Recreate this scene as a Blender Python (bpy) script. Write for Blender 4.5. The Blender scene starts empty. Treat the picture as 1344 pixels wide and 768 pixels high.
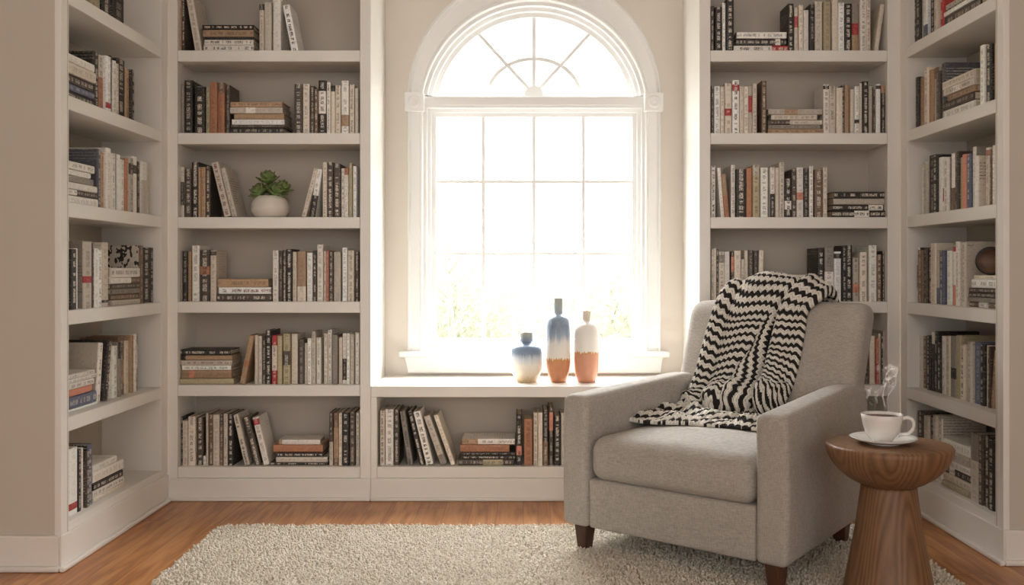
import bpy, bmesh, math, random
import numpy as np
from mathutils import Vector, Matrix
random.seed(7)
rng = np.random.default_rng(7)
C = bpy.context.scene.collection
PI = math.pi
# ------------------------------------------------------------------ camera frame
F, CX, CY, H, D = 1300.0, 687.0, 353.0, 0.968, 4.14      # focal length in px, principal point, eye height, bookcase plane
def X(px, Y=D): return (px - CX) * Y / F
def Z(py, Y=D): return H - (py - CY) * Y / F
def P(px, py, Y): return Vector((X(px, Y), Y, Z(py, Y)))
def ray(px, py): return Vector(((px - CX) / F, 1.0, -(py - CY) / F))
YW = 4.575                                                # window wall
XL, XR = -1.487, 1.576                                    # front planes of the side bookcases
NL, NR = 3.185, 3.252                                     # near ends of the side bookcases
DEP = 0.245                                               # bookcase depth
CEIL = 2.62
SHELF_PY = [-42, 66, 174.5, 285, 396, 505.5, 613]
SZ = [Z(p) for p in SHELF_PY]                             # shelf top heights
TH = 0.047
EYE = Vector((0, 0, H))

# ------------------------------------------------------------------ helpers
def srgb(r, g, b, a=1.0):
    f = lambda c: (c / 255 / 12.92) if c / 255 <= 0.04045 else ((c / 255 + 0.055) / 1.055) ** 2.4
    return (f(r), f(g), f(b), a)
def tag(o, label=None, cat=None, group=None, kind=None):
    if label: o['label'] = label
    if cat: o['category'] = cat
    if group: o['group'] = group
    if kind: o['kind'] = kind
    return o
def empty(name, loc=(0, 0, 0), rotz=0.0):
    o = bpy.data.objects.new(name, None); C.objects.link(o)
    o.location = loc; o.rotation_euler = (0, 0, rotz); o.empty_display_size = 0.05
    return o
def link(name, me, mat=None, parent=None, smooth=False):
    o = bpy.data.objects.new(name, me); C.objects.link(o)
    if mat is not None: me.materials.append(mat)
    if parent is not None: o.parent = parent
    if smooth: me.polygons.foreach_set('use_smooth', [True] * len(me.polygons))
    return o
def mesh(name, v, f, mat=None, parent=None, smooth=False):
    me = bpy.data.meshes.new(name); me.from_pydata([tuple(p) for p in v], [], f); me.update()
    return link(name, me, mat, parent, smooth)
def from_bm(name, bm, mat=None, parent=None, smooth=False):
    me = bpy.data.meshes.new(name); bmesh.ops.recalc_face_normals(bm, faces=bm.faces); bm.to_mesh(me); bm.free()
    return link(name, me, mat, parent, smooth)
def bm_box(x0, x1, y0, y1, z0, z1, bev=0.0, seg=2):
    bm = bmesh.new()
    vs = [bm.verts.new((x, y, z)) for x in (x0, x1) for y in (y0, y1) for z in (z0, z1)]
    for q in ((0, 1, 3, 2), (4, 6, 7, 5), (0, 4, 5, 1), (2, 3, 7, 6), (0, 2, 6, 4), (1, 5, 7, 3)):
        bm.faces.new([vs[i] for i in q])
    bmesh.ops.recalc_face_normals(bm, faces=bm.faces)
    if bev: bmesh.ops.bevel(bm, geom=bm.edges[:], offset=bev, segments=seg, profile=0.5, affect='EDGES', clamp_overlap=True)
    return bm
def box(name, x0, x1, y0, y1, z0, z1, mat, parent=None, bev=0.0, seg=2):
    return from_bm(name, bm_box(x0, x1, y0, y1, z0, z1, bev, seg), mat, parent)
def lathe(name, prof, mat, parent=None, n=48, centre=(0, 0, 0), smooth=True):
    v, f, rings = [], [], []
    for r, z in prof:
        if r < 1e-5: v.append((centre[0], centre[1], centre[2] + z)); rings.append([len(v) - 1] * n)
        else:
            rings.append(list(range(len(v), len(v) + n)))
            v += [(centre[0] + r * math.cos(2 * PI * i / n), centre[1] + r * math.sin(2 * PI * i / n), centre[2] + z) for i in range(n)]
    for a, b in zip(rings, rings[1:]):
        for i in range(n):
            q = [a[i], a[(i + 1) % n], b[(i + 1) % n], b[i]]; u = []
            for k in q:
                if k not in u: u.append(k)
            if len(u) > 2: f.append(u)
    return mesh(name, v, f, mat, parent, smooth)
def tube(name, pts, rad, mat, parent=None, n=8, closed=False):
    pts = [Vector(p) for p in pts]; v, f = [], []; m = len(pts)
    for i, p in enumerate(pts):
        a = pts[(i - 1) % m] if closed or i else pts[0]; b = pts[(i + 1) % m] if closed or i < m - 1 else pts[-1]
        t = (b - a).normalized(); up = Vector((0, 0, 1)) if abs(t.z) < 0.9 else Vector((0, 1, 0))
        s = t.cross(up).normalized(); w = s.cross(t); r = rad[i] if isinstance(rad, (list, tuple)) else rad
        v += [p + (s * math.cos(2 * PI * k / n) + w * math.sin(2 * PI * k / n)) * r for k in range(n)]
    for i in range(m if closed else m - 1):
        for k in range(n):
            f.append((i * n + k, i * n + (k + 1) % n, ((i + 1) % m) * n + (k + 1) % n, ((i + 1) % m) * n + k))
    if not closed: f += [list(range(n))[::-1], list(range((m - 1) * n, m * n))]
    return mesh(name, v, f, mat, parent, True)
def rounded(sx, sy, sz, r, n=14):
    """verts and faces of a closed rounded box centred on the origin, fine enough to be bent"""
    key, v, f = {}, [], []
    h = (sx / 2, sy / 2, sz / 2); rr = [min(r, q * 0.999) for q in h]
    def line(a):
        e = h[a]; k = rr[a]
        return sorted(set([-e + k * (1 - math.cos(PI / 2 * i / 5)) for i in range(6)] + [(-e + k) + (2 * e - 2 * k) * i / n for i in range(n + 1)] + [e - k * (1 - math.cos(PI / 2 * i / 5)) for i in range(6)]))
    L = [line(0), line(1), line(2)]
    def add(p):
        q = [max(-(h[i] - rr[i]), min(h[i] - rr[i], p[i])) for i in range(3)]
        d = Vector([(p[i] - q[i]) / rr[i] for i in range(3)])
        if d.length > 1e-9: d.normalize()
        w = tuple(round(q[i] + d[i] * rr[i], 6) for i in range(3))
        if w not in key: key[w] = len(v); v.append(w)
        return key[w]
    for a in range(3):
        b, c = (a + 1) % 3, (a + 2) % 3
        for s in (-1, 1):
            for i in range(len(L[b]) - 1):
                for j in range(len(L[c]) - 1):
                    ids = []
                    for (ii, jj) in ((i, j), (i + 1, j), (i + 1, j + 1), (i, j + 1)):
                        p = [0, 0, 0]; p[a] = s * h[a]; p[b] = L[b][ii]; p[c] = L[c][jj]
                        k = add(p)
                        if k not in ids: ids.append(k)
                    if len(ids) > 2: f.append(ids if s > 0 else ids[::-1])
    return v, f
def prism_y(name, pts, y0, y1, mat, parent=None, bev=0.0):
    """outline in x,z pushed from y0 to y1"""
    n = len(pts); bm = bmesh.new()
    a = [bm.verts.new((p[0], y0, p[1])) for p in pts]; b = [bm.verts.new((p[0], y1, p[1])) for p in pts]
    bm.faces.new(a); bm.faces.new(b[::-1])
    for i in range(n): bm.faces.new((a[i], b[i], b[(i + 1) % n], a[(i + 1) % n]))
    if bev: bmesh.ops.bevel(bm, geom=bm.edges[:], offset=bev, segments=2, profile=0.5, affect='EDGES', clamp_overlap=True)
    return from_bm(name, bm, mat, parent)
def ring(name, outer, inner, prof, mat, parent=None, closed=False):
    """moulding: profile (t from outer to inner, y) swept along a pair of x,z outlines; closed cross-section"""
    n, k = len(outer), len(prof); v, f = [], []
    for o, i in zip(outer, inner):
        v += [(o[0] + (i[0] - o[0]) * t, y, o[1] + (i[1] - o[1]) * t) for t, y in prof]
    for s in range(n if closed else n - 1):
        for j in range(k):
            f.append((s * k + j, s * k + (j + 1) % k, ((s + 1) % n) * k + (j + 1) % k, ((s + 1) % n) * k + j))
    if not closed: f += [list(range(k))[::-1], list(range((n - 1) * k, n * k))]
    bm = bmesh.new(); me = bpy.data.meshes.new(name); me.from_pydata(v, [], f); bm.from_mesh(me); bpy.data.meshes.remove(me)
    return from_bm(name, bm, mat, parent)

# ------------------------------------------------------------------ materials
class NT:
    def __init__(s, name):
        s.m = bpy.data.materials.new(name); s.m.use_nodes = True; s.t = s.m.node_tree; s.t.nodes.clear()
        s.out = s.t.nodes.new('ShaderNodeOutputMaterial')
    def n(s, kind, ins=None, **kw):
        o = s.t.nodes.new(kind)
        for k, v in kw.items(): setattr(o, k, v)
        for k, v in (ins or {}).items(): s.set(o, k, v)
        return o
    def set(s, o, k, v):
        i = o.inputs[k]
        if hasattr(v, 'is_linked') or v.__class__.__name__.startswith('NodeSocket'): s.t.links.new(v, i)
        else: i.default_value = v
    def math(s, op, a, b=None, c=None, clamp=False):
        o = s.n('ShaderNodeMath', operation=op); o.use_clamp = clamp; s.set(o, 0, a)
        if b is not None: s.set(o, 1, b)
        if c is not None: s.set(o, 2, c)
        return o.outputs[0]
    def mix(s, fac, a, b, mode='MIX'):
        o = s.n('ShaderNodeMix', data_type='RGBA', blend_type=mode); s.set(o, 0, fac); s.set(o, 6, a); s.set(o, 7, b)
        return o.outputs[2]
    def ramp(s, fac, stops, interp='LINEAR'):
        o = s.n('ShaderNodeValToRGB'); o.color_ramp.interpolation = interp; e = o.color_ramp.elements
        while len(e) < len(stops): e.new(0.5)
        for q, (p, c) in zip(e, stops): q.position = p; q.color = c
        s.set(o, 0, fac); return o.outputs[0]
    def noise(s, vec, scale, detail=3, rough=0.5, out=0):
        o = s.n('ShaderNodeTexNoise', {'Scale': scale, 'Detail': detail, 'Roughness': rough}); s.set(o, 'Vector', vec); return o.outputs[out]
    def scale(s, vec, sc):
        o = s.n('ShaderNodeVectorMath', operation='MULTIPLY'); s.set(o, 0, vec); o.inputs[1].default_value = sc; return o.outputs[0]
    def bump(s, h, strength, dist):
        o = s.n('ShaderNodeBump', {'Strength': strength, 'Distance': dist}); s.set(o, 'Height', h); return o.outputs[0]
    def bsdf(s, **kw):
        o = s.n('ShaderNodeBsdfPrincipled')
        for k, v in kw.items(): s.set(o, k.replace('_', ' '), v)
        s.t.links.new(o.outputs[0], s.out.inputs[0]); return o
    def coord(s, k='Object'): return s.n('ShaderNodeTexCoord').outputs[k]

def paint(name, col, rough=0.5, var=0.03, bump=0.02):
    m = NT(name); co = m.coord()
    n = m.noise(co, 9.0, 4)
    c = m.mix(n, tuple(x * (1 - var) for x in col[:3]) + (1,), tuple(min(1, x * (1 + var)) for x in col[:3]) + (1,))
    fine = m.noise(co, 260.0, 2)
    m.bsdf(Base_Color=c, Roughness=rough, Normal=m.bump(fine, bump, 0.002))
    return m.m
M = {}
M['white'] = paint('white_paint', srgb(238, 233, 225), 0.42)
M['trim'] = paint('window_trim_paint', srgb(238, 237, 234), 0.4, 0.01)
M['wall'] = paint('greige_wall_paint', srgb(205, 197, 183), 0.75, 0.02, 0.06)
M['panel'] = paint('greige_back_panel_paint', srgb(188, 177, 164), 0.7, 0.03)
M['lit_wall'] = paint('window_lit_wall_paint', srgb(228, 219, 208), 0.75, 0.02, 0.04)  # wall colour lightened, painting in the glow around the window
M['ceil'] = paint('ceiling_paint', srgb(235, 230, 222), 0.8)
M['pot'] = paint('matt_white_ceramic', srgb(226, 217, 205), 0.45, 0.03)
M['soil'] = paint('dark_soil', srgb(58, 44, 34), 0.95, 0.3, 0.6)
M['porcelain'] = paint('white_porcelain', srgb(238, 235, 230), 0.12, 0.01, 0.0)
M['coffee'] = paint('black_coffee', srgb(70, 34, 17), 0.4, 0.1, 0.0)
M['coffee'].node_tree.nodes['Principled BSDF'].inputs['Specular IOR Level'].default_value = 0.12

def wood(name, dark, mid, light, axis, rings=14.0, rough=0.45, stretch=0.08):
    m = NT(name); co = m.coord()
    sc = [1, 1, 1]; sc[axis] = stretch
    st = m.scale(co, sc)
    warp = m.noise(st, 3.2, 2)
    wv = m.math('FRACT', m.math('MULTIPLY', warp, rings))
    tri = m.math('ABSOLUTE', m.math('SUBTRACT', m.math('MULTIPLY', wv, 2.0), 1.0))
    sc2 = [60, 60, 60]; sc2[axis] = 2.2
    fib = m.noise(m.scale(co, sc2), 1.6, 4, 0.6)
    fac = m.math('ADD', m.math('MULTIPLY', tri, 0.45), m.math('MULTIPLY', fib, 0.55))
    blotch = m.noise(co, 4.0, 2)
    col = m.ramp(fac, [(0.22, dark), (0.5, mid), (0.82, light)])
    col = m.mix(0.35, col, m.ramp(blotch, [(0.3, mid), (0.7, light)]), 'MIX')
    m.bsdf(Base_Color=col, Roughness=rough, Normal=m.bump(fac, 0.15, 0.003))
    return m.m
M['table_wood'] = wood('brown_table_wood', srgb(84, 57, 37), srgb(126, 91, 62), srgb(150, 113, 80), 2, 40, 0.5, 0.1)
M['leg_wood'] = wood('dark_leg_wood', srgb(40, 22, 14), srgb(78, 46, 30), srgb(98, 60, 40), 2, 6)
M['dish'] = wood('dark_dish_wood', srgb(16, 11, 8), srgb(34, 24, 18), srgb(60, 40, 26), 0, 8)
M['dish_in'] = wood('brown_dish_wood', srgb(60, 38, 22), srgb(98, 66, 42), srgb(130, 92, 60), 0, 8)

def floor_mat():
    m = NT('orange_oak_floorboards'); co = m.coord()
    s = m.n('ShaderNodeSeparateXYZ'); m.set(s, 0, co)
    pw = 0.105
    bi = m.math('FLOOR', m.math('DIVIDE', s.outputs[0], pw))
    off = m.n('ShaderNodeTexWhiteNoise', noise_dimensions='1D'); m.set(off, 'W', bi)
    yy = m.math('ADD', s.outputs[1], m.math('MULTIPLY', off.outputs[0], 1.7))
    bj = m.math('FLOOR', m.math('DIVIDE', yy, 1.5))
    cmb = m.n('ShaderNodeCombineXYZ'); m.set(cmb, 0, bi); m.set(cmb, 1, bj)
    rnd = m.n('ShaderNodeTexWhiteNoise', noise_dimensions='2D'); m.set(rnd, 'Vector', cmb.outputs[0])
    c2 = m.n('ShaderNodeCombineXYZ')
    m.set(c2, 0, m.math('MULTIPLY', s.outputs[0], 9.0)); m.set(c2, 1, m.math('MULTIPLY', s.outputs[1], 0.9)); m.set(c2, 2, m.math('MULTIPLY', rnd.outputs[0], 30.0))
    warp = m.noise(c2.outputs[0], 1.3, 3, 0.55)
    tri = m.math('PINGPONG', m.math('MULTIPLY', warp, 9.0), 1.0)
    c3 = m.n('ShaderNodeCombineXYZ')
    m.set(c3, 0, m.math('MULTIPLY', s.outputs[0], 160.0)); m.set(c3, 1, m.math('MULTIPLY', s.outputs[1], 5.0)); m.set(c3, 2, m.math('MULTIPLY', rnd.outputs[0], 30.0))
    fib = m.noise(c3.outputs[0], 1.0, 4, 0.65)
    fac = m.math('ADD', m.math('MULTIPLY', tri, 0.4), m.math('MULTIPLY', fib, 0.6))
    col = m.ramp(fac, [(0.2, srgb(146, 90, 46)), (0.5, srgb(192, 130, 74)), (0.85, srgb(214, 158, 102))])
    col = m.mix(m.math('MULTIPLY', rnd.outputs[0], 0.35), col, srgb(164, 98, 52), 'MIX')
    gx = m.math('ABSOLUTE', m.math('SUBTRACT', m.math('FRACT', m.math('DIVIDE', s.outputs[0], pw)), 0.5))
    gap = m.math('GREATER_THAN', gx, 0.488)
    gy = m.math('ABSOLUTE', m.math('SUBTRACT', m.math('FRACT', m.math('DIVIDE', yy, 1.5)), 0.5))
    gap = m.math('MAXIMUM', gap, m.math('GREATER_THAN', gy, 0.4988))
    col = m.mix(m.math('MULTIPLY', gap, 0.55), col, srgb(80, 40, 18))
    hgt = m.math('SUBTRACT', m.math('MULTIPLY', fac, 0.3), gap)
    m.bsdf(Base_Color=col, Roughness=0.34, Normal=m.bump(hgt, 0.25, 0.0015))
    return m.m
M['floor'] = floor_mat()

def linen():
    m = NT('greige_linen_upholstery'); co = m.coord()
    a = m.noise(m.scale(co, (420, 420, 60)), 1.0, 2); b = m.noise(m.scale(co, (60, 60, 420)), 1.0, 2)
    w = m.math('ADD', m.math('MULTIPLY', a, 0.5), m.math('MULTIPLY', b, 0.5))
    bl = m.noise(co, 11.0, 4, 0.6)
    f = m.math('ADD', m.math('MULTIPLY', w, 0.85), m.math('MULTIPLY', bl, 0.15))
    col = m.ramp(f, [(0.3, srgb(146, 138, 128)), (0.52, srgb(175, 167, 157)), (0.75, srgb(199, 192, 182))])
    o = m.bsdf(Base_Color=col, Roughness=0.92, Normal=m.bump(w, 0.35, 0.002))
    o.inputs['Sheen Weight'].default_value = 0.15; o.inputs['Sheen Roughness'].default_value = 0.5
    return m.m
M['linen'] = linen()

def rug_mat(name, a, b, c):
    m = NT(name); co = m.coord()
    n = m.noise(co, 120.0, 2); n2 = m.noise(co, 14.0, 3)
    f = m.math('ADD', m.math('MULTIPLY', n, 0.8), m.math('MULTIPLY', n2, 0.2))
    m.bsdf(Base_Color=m.ramp(f, [(0.32, a), (0.5, b), (0.68, c)]), Roughness=0.95)
    return m.m
M['pile'] = rug_mat('cream_wool_pile', srgb(196, 184, 165), srgb(228, 219, 203), srgb(244, 238, 226))
M['backing'] = rug_mat('rug_backing', srgb(150, 138, 120), srgb(170, 158, 140), srgb(186, 176, 158))

def yarn():
    m = NT('black_and_cream_yarn')
    a = m.n('ShaderNodeAttribute', attribute_name='yarn')
    s = m.n('ShaderNodeSeparateColor'); m.set(s, 0, a.outputs['Color'])
    co = m.coord(); nz = m.noise(co, 330.0, 3, 0.6); nb = m.noise(co, 45.0, 2)
    k = m.math('ADD', s.outputs[0], m.math('MULTIPLY', m.math('SUBTRACT', nz, 0.5), 0.5))
    cream = m.mix(nz, srgb(218, 208, 192), srgb(254, 250, 242)); black = m.mix(nz, srgb(16, 14, 13), srgb(52, 46, 42))
    col = m.mix(m.ramp(k, [(0.42, (0, 0, 0, 1)), (0.58, (1, 1, 1, 1))]), black, cream)
    col = m.mix(m.math('MULTIPLY', s.outputs[1], 0.8), col, srgb(20, 16, 14))  # shade between stitches, darkened into the yarn colour
    m.bsdf(Base_Color=col, Roughness=0.95, Normal=m.bump(nz, 0.5, 0.003))
    return m.m
M['yarn'] = yarn()

def leaf_mat():
    m = NT('succulent_green'); co = m.coord()
    n = m.noise(co, 70.0, 3); s = m.n('ShaderNodeAttribute', attribute_name='tip')
    c = m.mix(n, srgb(84, 116, 58), srgb(146, 168, 102)); c = m.mix(s.outputs['Fac'], c, srgb(104, 84, 58))
    o = m.bsdf(Base_Color=c, Roughness=0.42); o.inputs['Subsurface Weight'].default_value = 0.05; return m.m
M['leaf'] = leaf_mat()

def vase_mat(name, h, stops, drip, gold=None):
    """glaze colours by height, their borders running down in streaks"""
    m = NT(name); co = m.coord(); s = m.n('ShaderNodeSeparateXYZ'); m.set(s, 0, co)
    st = m.noise(m.scale(co, (95, 95, 4)), 1.0, 3, 0.6)
    fine = m.noise(m.scale(co, (260, 260, 9)), 1.0, 2)
    wob = m.math('MULTIPLY', m.math('SUBTRACT', m.math('ADD', m.math('MULTIPLY', st, 0.7), m.math('MULTIPLY', fine, 0.3)), 0.5), drip)
    v = m.math('DIVIDE', s.outputs[2], h)
    col = None
    col = m.ramp(m.math('ADD', v, wob), stops)
    if gold:
        j = m.math('MULTIPLY', m.math('SUBTRACT', m.noise(m.scale(co, (120, 120, 1)), 1.0, 3, 0.7), 0.5), 0.22)
        w = m.math('ADD', v, j); z0 = gold[0]
        low = m.math('LESS_THAN', w, z0); band = m.math('MULTIPLY', m.math('LESS_THAN', w, z0 + 0.018), m.math('GREATER_THAN', w, z0 - 0.008))
        mott = m.noise(co, 38.0, 3)
        col = m.mix(low, col, m.mix(mott, gold[1], gold[2])); col = m.mix(band, col, srgb(198, 142, 62))
    m.bsdf(Base_Color=col, Roughness=0.28)
    return m.m

def glass_mat():
    m = NT('clear_window_glass')
    t = m.n('ShaderNodeBsdfTransparent'); t.inputs[0].default_value = (0.98, 0.985, 0.98, 1)
    g = m.n('ShaderNodeBsdfGlossy'); g.inputs['Roughness'].default_value = 0.02
    nz = m.noise(m.coord(), 3.0, 1)
    x = m.n('ShaderNodeMixShader'); m.set(x, 0, m.math('ADD', 0.03, m.math('MULTIPLY', nz, 0.02))); m.set(x, 1, t.outputs[0]); m.set(x, 2, g.outputs[0])
    m.t.links.new(x.outputs[0], m.out.inputs[0]); return m.m
M['glass'] = glass_mat()

def foliage_mat(name, a, b, tr=0.5):
    m = NT(name); co = m.coord(); n = m.noise(co, 5.0, 3)
    c = m.mix(n, a, b)
    d = m.n('ShaderNodeBsdfDiffuse'); m.set(d, 0, c); t = m.n('ShaderNodeBsdfTranslucent'); m.set(t, 0, c)
    x = m.n('ShaderNodeMixShader'); x.inputs[0].default_value = tr; m.set(x, 1, d.outputs[0]); m.set(x, 2, t.outputs[0])
    m.t.links.new(x.outputs[0], m.out.inputs[0]); return m.m
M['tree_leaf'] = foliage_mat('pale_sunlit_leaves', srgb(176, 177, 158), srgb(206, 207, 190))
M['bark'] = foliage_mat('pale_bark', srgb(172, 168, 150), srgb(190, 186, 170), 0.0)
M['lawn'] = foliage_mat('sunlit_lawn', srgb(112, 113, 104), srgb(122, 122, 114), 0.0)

def steam_mat():
    m = NT('rising_steam'); uv = m.n('ShaderNodeUVMap').outputs[0]
    s = m.n('ShaderNodeSeparateXYZ'); m.set(s, 0, uv)
    e = m.math('SINE', m.math('MULTIPLY', s.outputs[0], PI)); l = m.math('SINE', m.math('MULTIPLY', s.outputs[1], PI))
    nz = m.noise(m.scale(m.coord(), (1, 1, 0.5)), 120.0, 3)
    a = m.math('MULTIPLY', m.math('MULTIPLY', m.math('POWER', e, 1.5), m.math('POWER', l, 0.7)), m.math('ADD', 0.02, m.math('MULTIPLY', nz, 0.36)))
    t = m.n('ShaderNodeBsdfTransparent'); d = m.n('ShaderNodeBsdfTranslucent'); d.inputs[0].default_value = (1, 1, 1, 1)
    d2 = m.n('ShaderNodeBsdfDiffuse'); d2.inputs[0].default_value = (1, 1, 1, 1)
    dd = m.n('ShaderNodeAddShader'); m.set(dd, 0, d.outputs[0]); m.set(dd, 1, d2.outputs[0])
    x = m.n('ShaderNodeMixShader'); m.set(x, 0, a); m.set(x, 1, t.outputs[0]); m.set(x, 2, dd.outputs[0])
    m.t.links.new(x.outputs[0], m.out.inputs[0]); return m.m
M['steam'] = steam_mat()

def cover_mat():
    """one cover material; colours, ink and dimensions come from each book's own mesh"""
    m = NT('printed_book_cover')
    col = m.n('ShaderNodeAttribute', attribute_name='paper').outputs['Color']
    ink = m.n('ShaderNodeAttribute', attribute_name='ink')
    dim = m.n('ShaderNodeSeparateColor'); m.set(dim, 0, m.n('ShaderNodeAttribute', attribute_name='dim').outputs['Color'])
    uv = m.n('ShaderNodeSeparateXYZ'); m.set(uv, 0, m.n('ShaderNodeUVMap').outputs[0])
    u, v, seed = uv.outputs[0], uv.outputs[1], dim.outputs[0]
    half, kind = dim.outputs[1], dim.outputs[2]
    cell = m.n('ShaderNodeCombineXYZ')
    m.set(cell, 0, m.math('FLOOR', m.math('DIVIDE', u, 0.0017))); m.set(cell, 1, m.math('FLOOR', m.math('DIVIDE', v, 0.0023))); m.set(cell, 2, seed)
    wn = m.n('ShaderNodeTexWhiteNoise', noise_dimensions='3D'); m.set(wn, 'Vector', cell.outputs[0])
    strokes = m.math('GREATER_THAN', wn.outputs[0], 0.38)
    w1 = m.n('ShaderNodeCombineXYZ'); m.set(w1, 0, m.math('MULTIPLY', seed, 7.0)); m.set(w1, 1, m.math('DIVIDE', v, 0.016))
    words = m.math('GREATER_THAN', m.noise(w1.outputs[0], 1.0, 1), 0.47)
    inside = m.math('LESS_THAN', m.math('ABSOLUTE', u), m.math('MULTIPLY', half, 0.42))
    letter = m.math('MULTIPLY', m.math('MULTIPLY', strokes, words), inside)
    # bold irregular marks for patterned covers
    wv = m.n('ShaderNodeCombineXYZ'); m.set(wv, 0, u); m.set(wv, 1, v); m.set(wv, 2, seed)
    blob = m.math('GREATER_THAN', m.noise(m.scale(wv.outputs[0], (75, 48, 1)), 1.0, 1), 0.53)
    # lines of small print on plain covers
    row = m.math('LESS_THAN', m.math('FRACT', m.math('DIVIDE', v, 0.011)), 0.45)
    part = m.math('GREATER_THAN', m.noise(m.scale(wv.outputs[0], (6, 14, 1)), 1.0, 1), 0.55)
    lines = m.math('MULTIPLY', m.math('MULTIPLY', row, strokes), part)
    k1 = m.math('COMPARE', kind, 0.0, 0.1); k2 = m.math('COMPARE', kind, 1.0, 0.1); k3 = m.math('COMPARE', kind, 2.0, 0.1)
    mask = m.math('ADD', m.math('ADD', m.math('MULTIPLY', letter, k1), m.math('MULTIPLY', blob, k2)), m.math('MULTIPLY', lines, k3), clamp=True)
    fac = m.math('MULTIPLY', mask, ink.outputs['Alpha'])
    wear = m.noise(wv.outputs[0], 130.0, 4, 0.65)
    c = m.mix(fac, col, ink.outputs['Color'])
    c = m.mix(m.math('MULTIPLY', m.math('LESS_THAN', wear, 0.42), 0.22), c, srgb(96, 84, 72))
    c = m.mix(m.math('MULTIPLY', m.math('GREATER_THAN', wear, 0.6), 0.18), c, srgb(216, 204, 186))
    m.bsdf(Base_Color=c, Roughness=0.5)
    return m.m
M['cover'] = cover_mat()
def pages_mat():
    m = NT('paper_page_block'); co = m.coord()
    n = m.noise(m.scale(co, (900, 14, 14)), 1.0, 2)
    m.bsdf(Base_Color=m.ramp(n, [(0.3, srgb(176, 158, 132)), (0.7, srgb(226, 213, 190))]), Roughness=0.9); return m.m
M['pages'] = pages_mat()

# ------------------------------------------------------------------ room shell
def struct(o): o['kind'] = 'structure'; return o
struct(box('floor', -4.2, 4.2, -3.0, YW + 0.1, -0.06, 0.0, M['floor']))
struct(box('ceiling', -4.2, 4.2, -3.0, YW + 0.12, CEIL, CEIL + 0.08, M['ceil']))
for nm, a, b, y in (('left', -4.2, XL, NL), ('right', XR, 4.2, NR)):
    struct(box('wall_' + nm, a, b, y, y + 0.05, 0, CEIL, M['wall']))
    bb = box('baseboard_' + nm, (a if nm == 'left' else b) , XL + 0.0002 if nm == 'left' else XR - 0.0002, y - 0.016, y, 0.0, 0.1125, M['white'], None, 0.004)
    struct(bb)
    struct(box('trim_1' if nm == 'left' else 'trim_2', a if nm == 'left' else b, XL + 0.008 if nm == 'left' else XR - 0.008, y - 0.034, y - 0.0163, 0.0, 0.018, M['white'], None, 0.006))
struct(box('wall_side_left', -4.25, -4.2, -3.0, NL + 0.05, 0, CEIL, M['wall']))
struct(box('wall_side_right', 4.2, 4.25, -3.0, NR + 0.05, 0, CEIL, M['wall']))
struct(box('wall_outer_left', -4.2, -1.80, YW, YW + 0.1, 0, CEIL, M['wall']))
struct(box('wall_outer_right', 1.90, 4.2, YW, YW + 0.1, 0, CEIL, M['wall']))

# window wall with the arched opening
ax = X(701, YW)
def hw(px): return px * YW / F
def arc(cpy, R, y_cut, n=40, Y=YW):
    """circle about (701, cpy) above the row y_cut, left to right, in x,z"""
    r = R * Y / F; zc = Z(cpy, Y); zcut = Z(y_cut, Y); a = math.asin(max(-1, min(1, (zcut - zc) / r)))
    return [(X(701, Y) + r * math.cos(PI - a - (PI - 2 * a) * i / n), zc + r * math.sin(PI - a - (PI - 2 * a) * i / n)) for i in range(n + 1)]
hole = arc(150, 147, 128)                       # arch of the opening
zs, zt = Z(462, YW), hole[0][1]
cols = [(-1.80, None)] + [(p[0], p[1]) for p in hole] + [(1.90, None)]
v, f = [], []
def quad(a, b, c, d):
    n = len(v); v.extend([a, b, c, d]); f.append((n, n + 1, n + 2, n + 3))
xl, xr = hole[0][0], hole[-1][0]
for (x0, x1) in ((-1.80, xl), (xr, 1.90)):
    for z0, z1 in ((0, zs), (zs, zt), (zt, CEIL)): quad((x0, YW, z0), (x1, YW, z0), (x1, YW, z1), (x0, YW, z1))
for p, q in zip(hole, hole[1:]):
    quad((p[0], YW, p[1]), (q[0], YW, q[1]), (q[0], YW, CEIL), (p[0], YW, CEIL))
    quad((p[0], YW, 0), (q[0], YW, 0), (q[0], YW, zs), (p[0], YW, zs))
bm = bmesh.new(); me = bpy.data.meshes.new('w'); me.from_pydata(v, [], f); bm.from_mesh(me); bpy.data.meshes.remove(me)
bmesh.ops.remove_doubles(bm, verts=bm.verts, dist=1e-5)
ext = bmesh.ops.extrude_face_region(bm, geom=bm.faces[:])
bmesh.ops.translate(bm, verts=[e for e in ext['geom'] if isinstance(e, bmesh.types.BMVert)], vec=(0, 0.12, 0))
struct(from_bm('wall_window', bm, M['lit_wall']))

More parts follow.
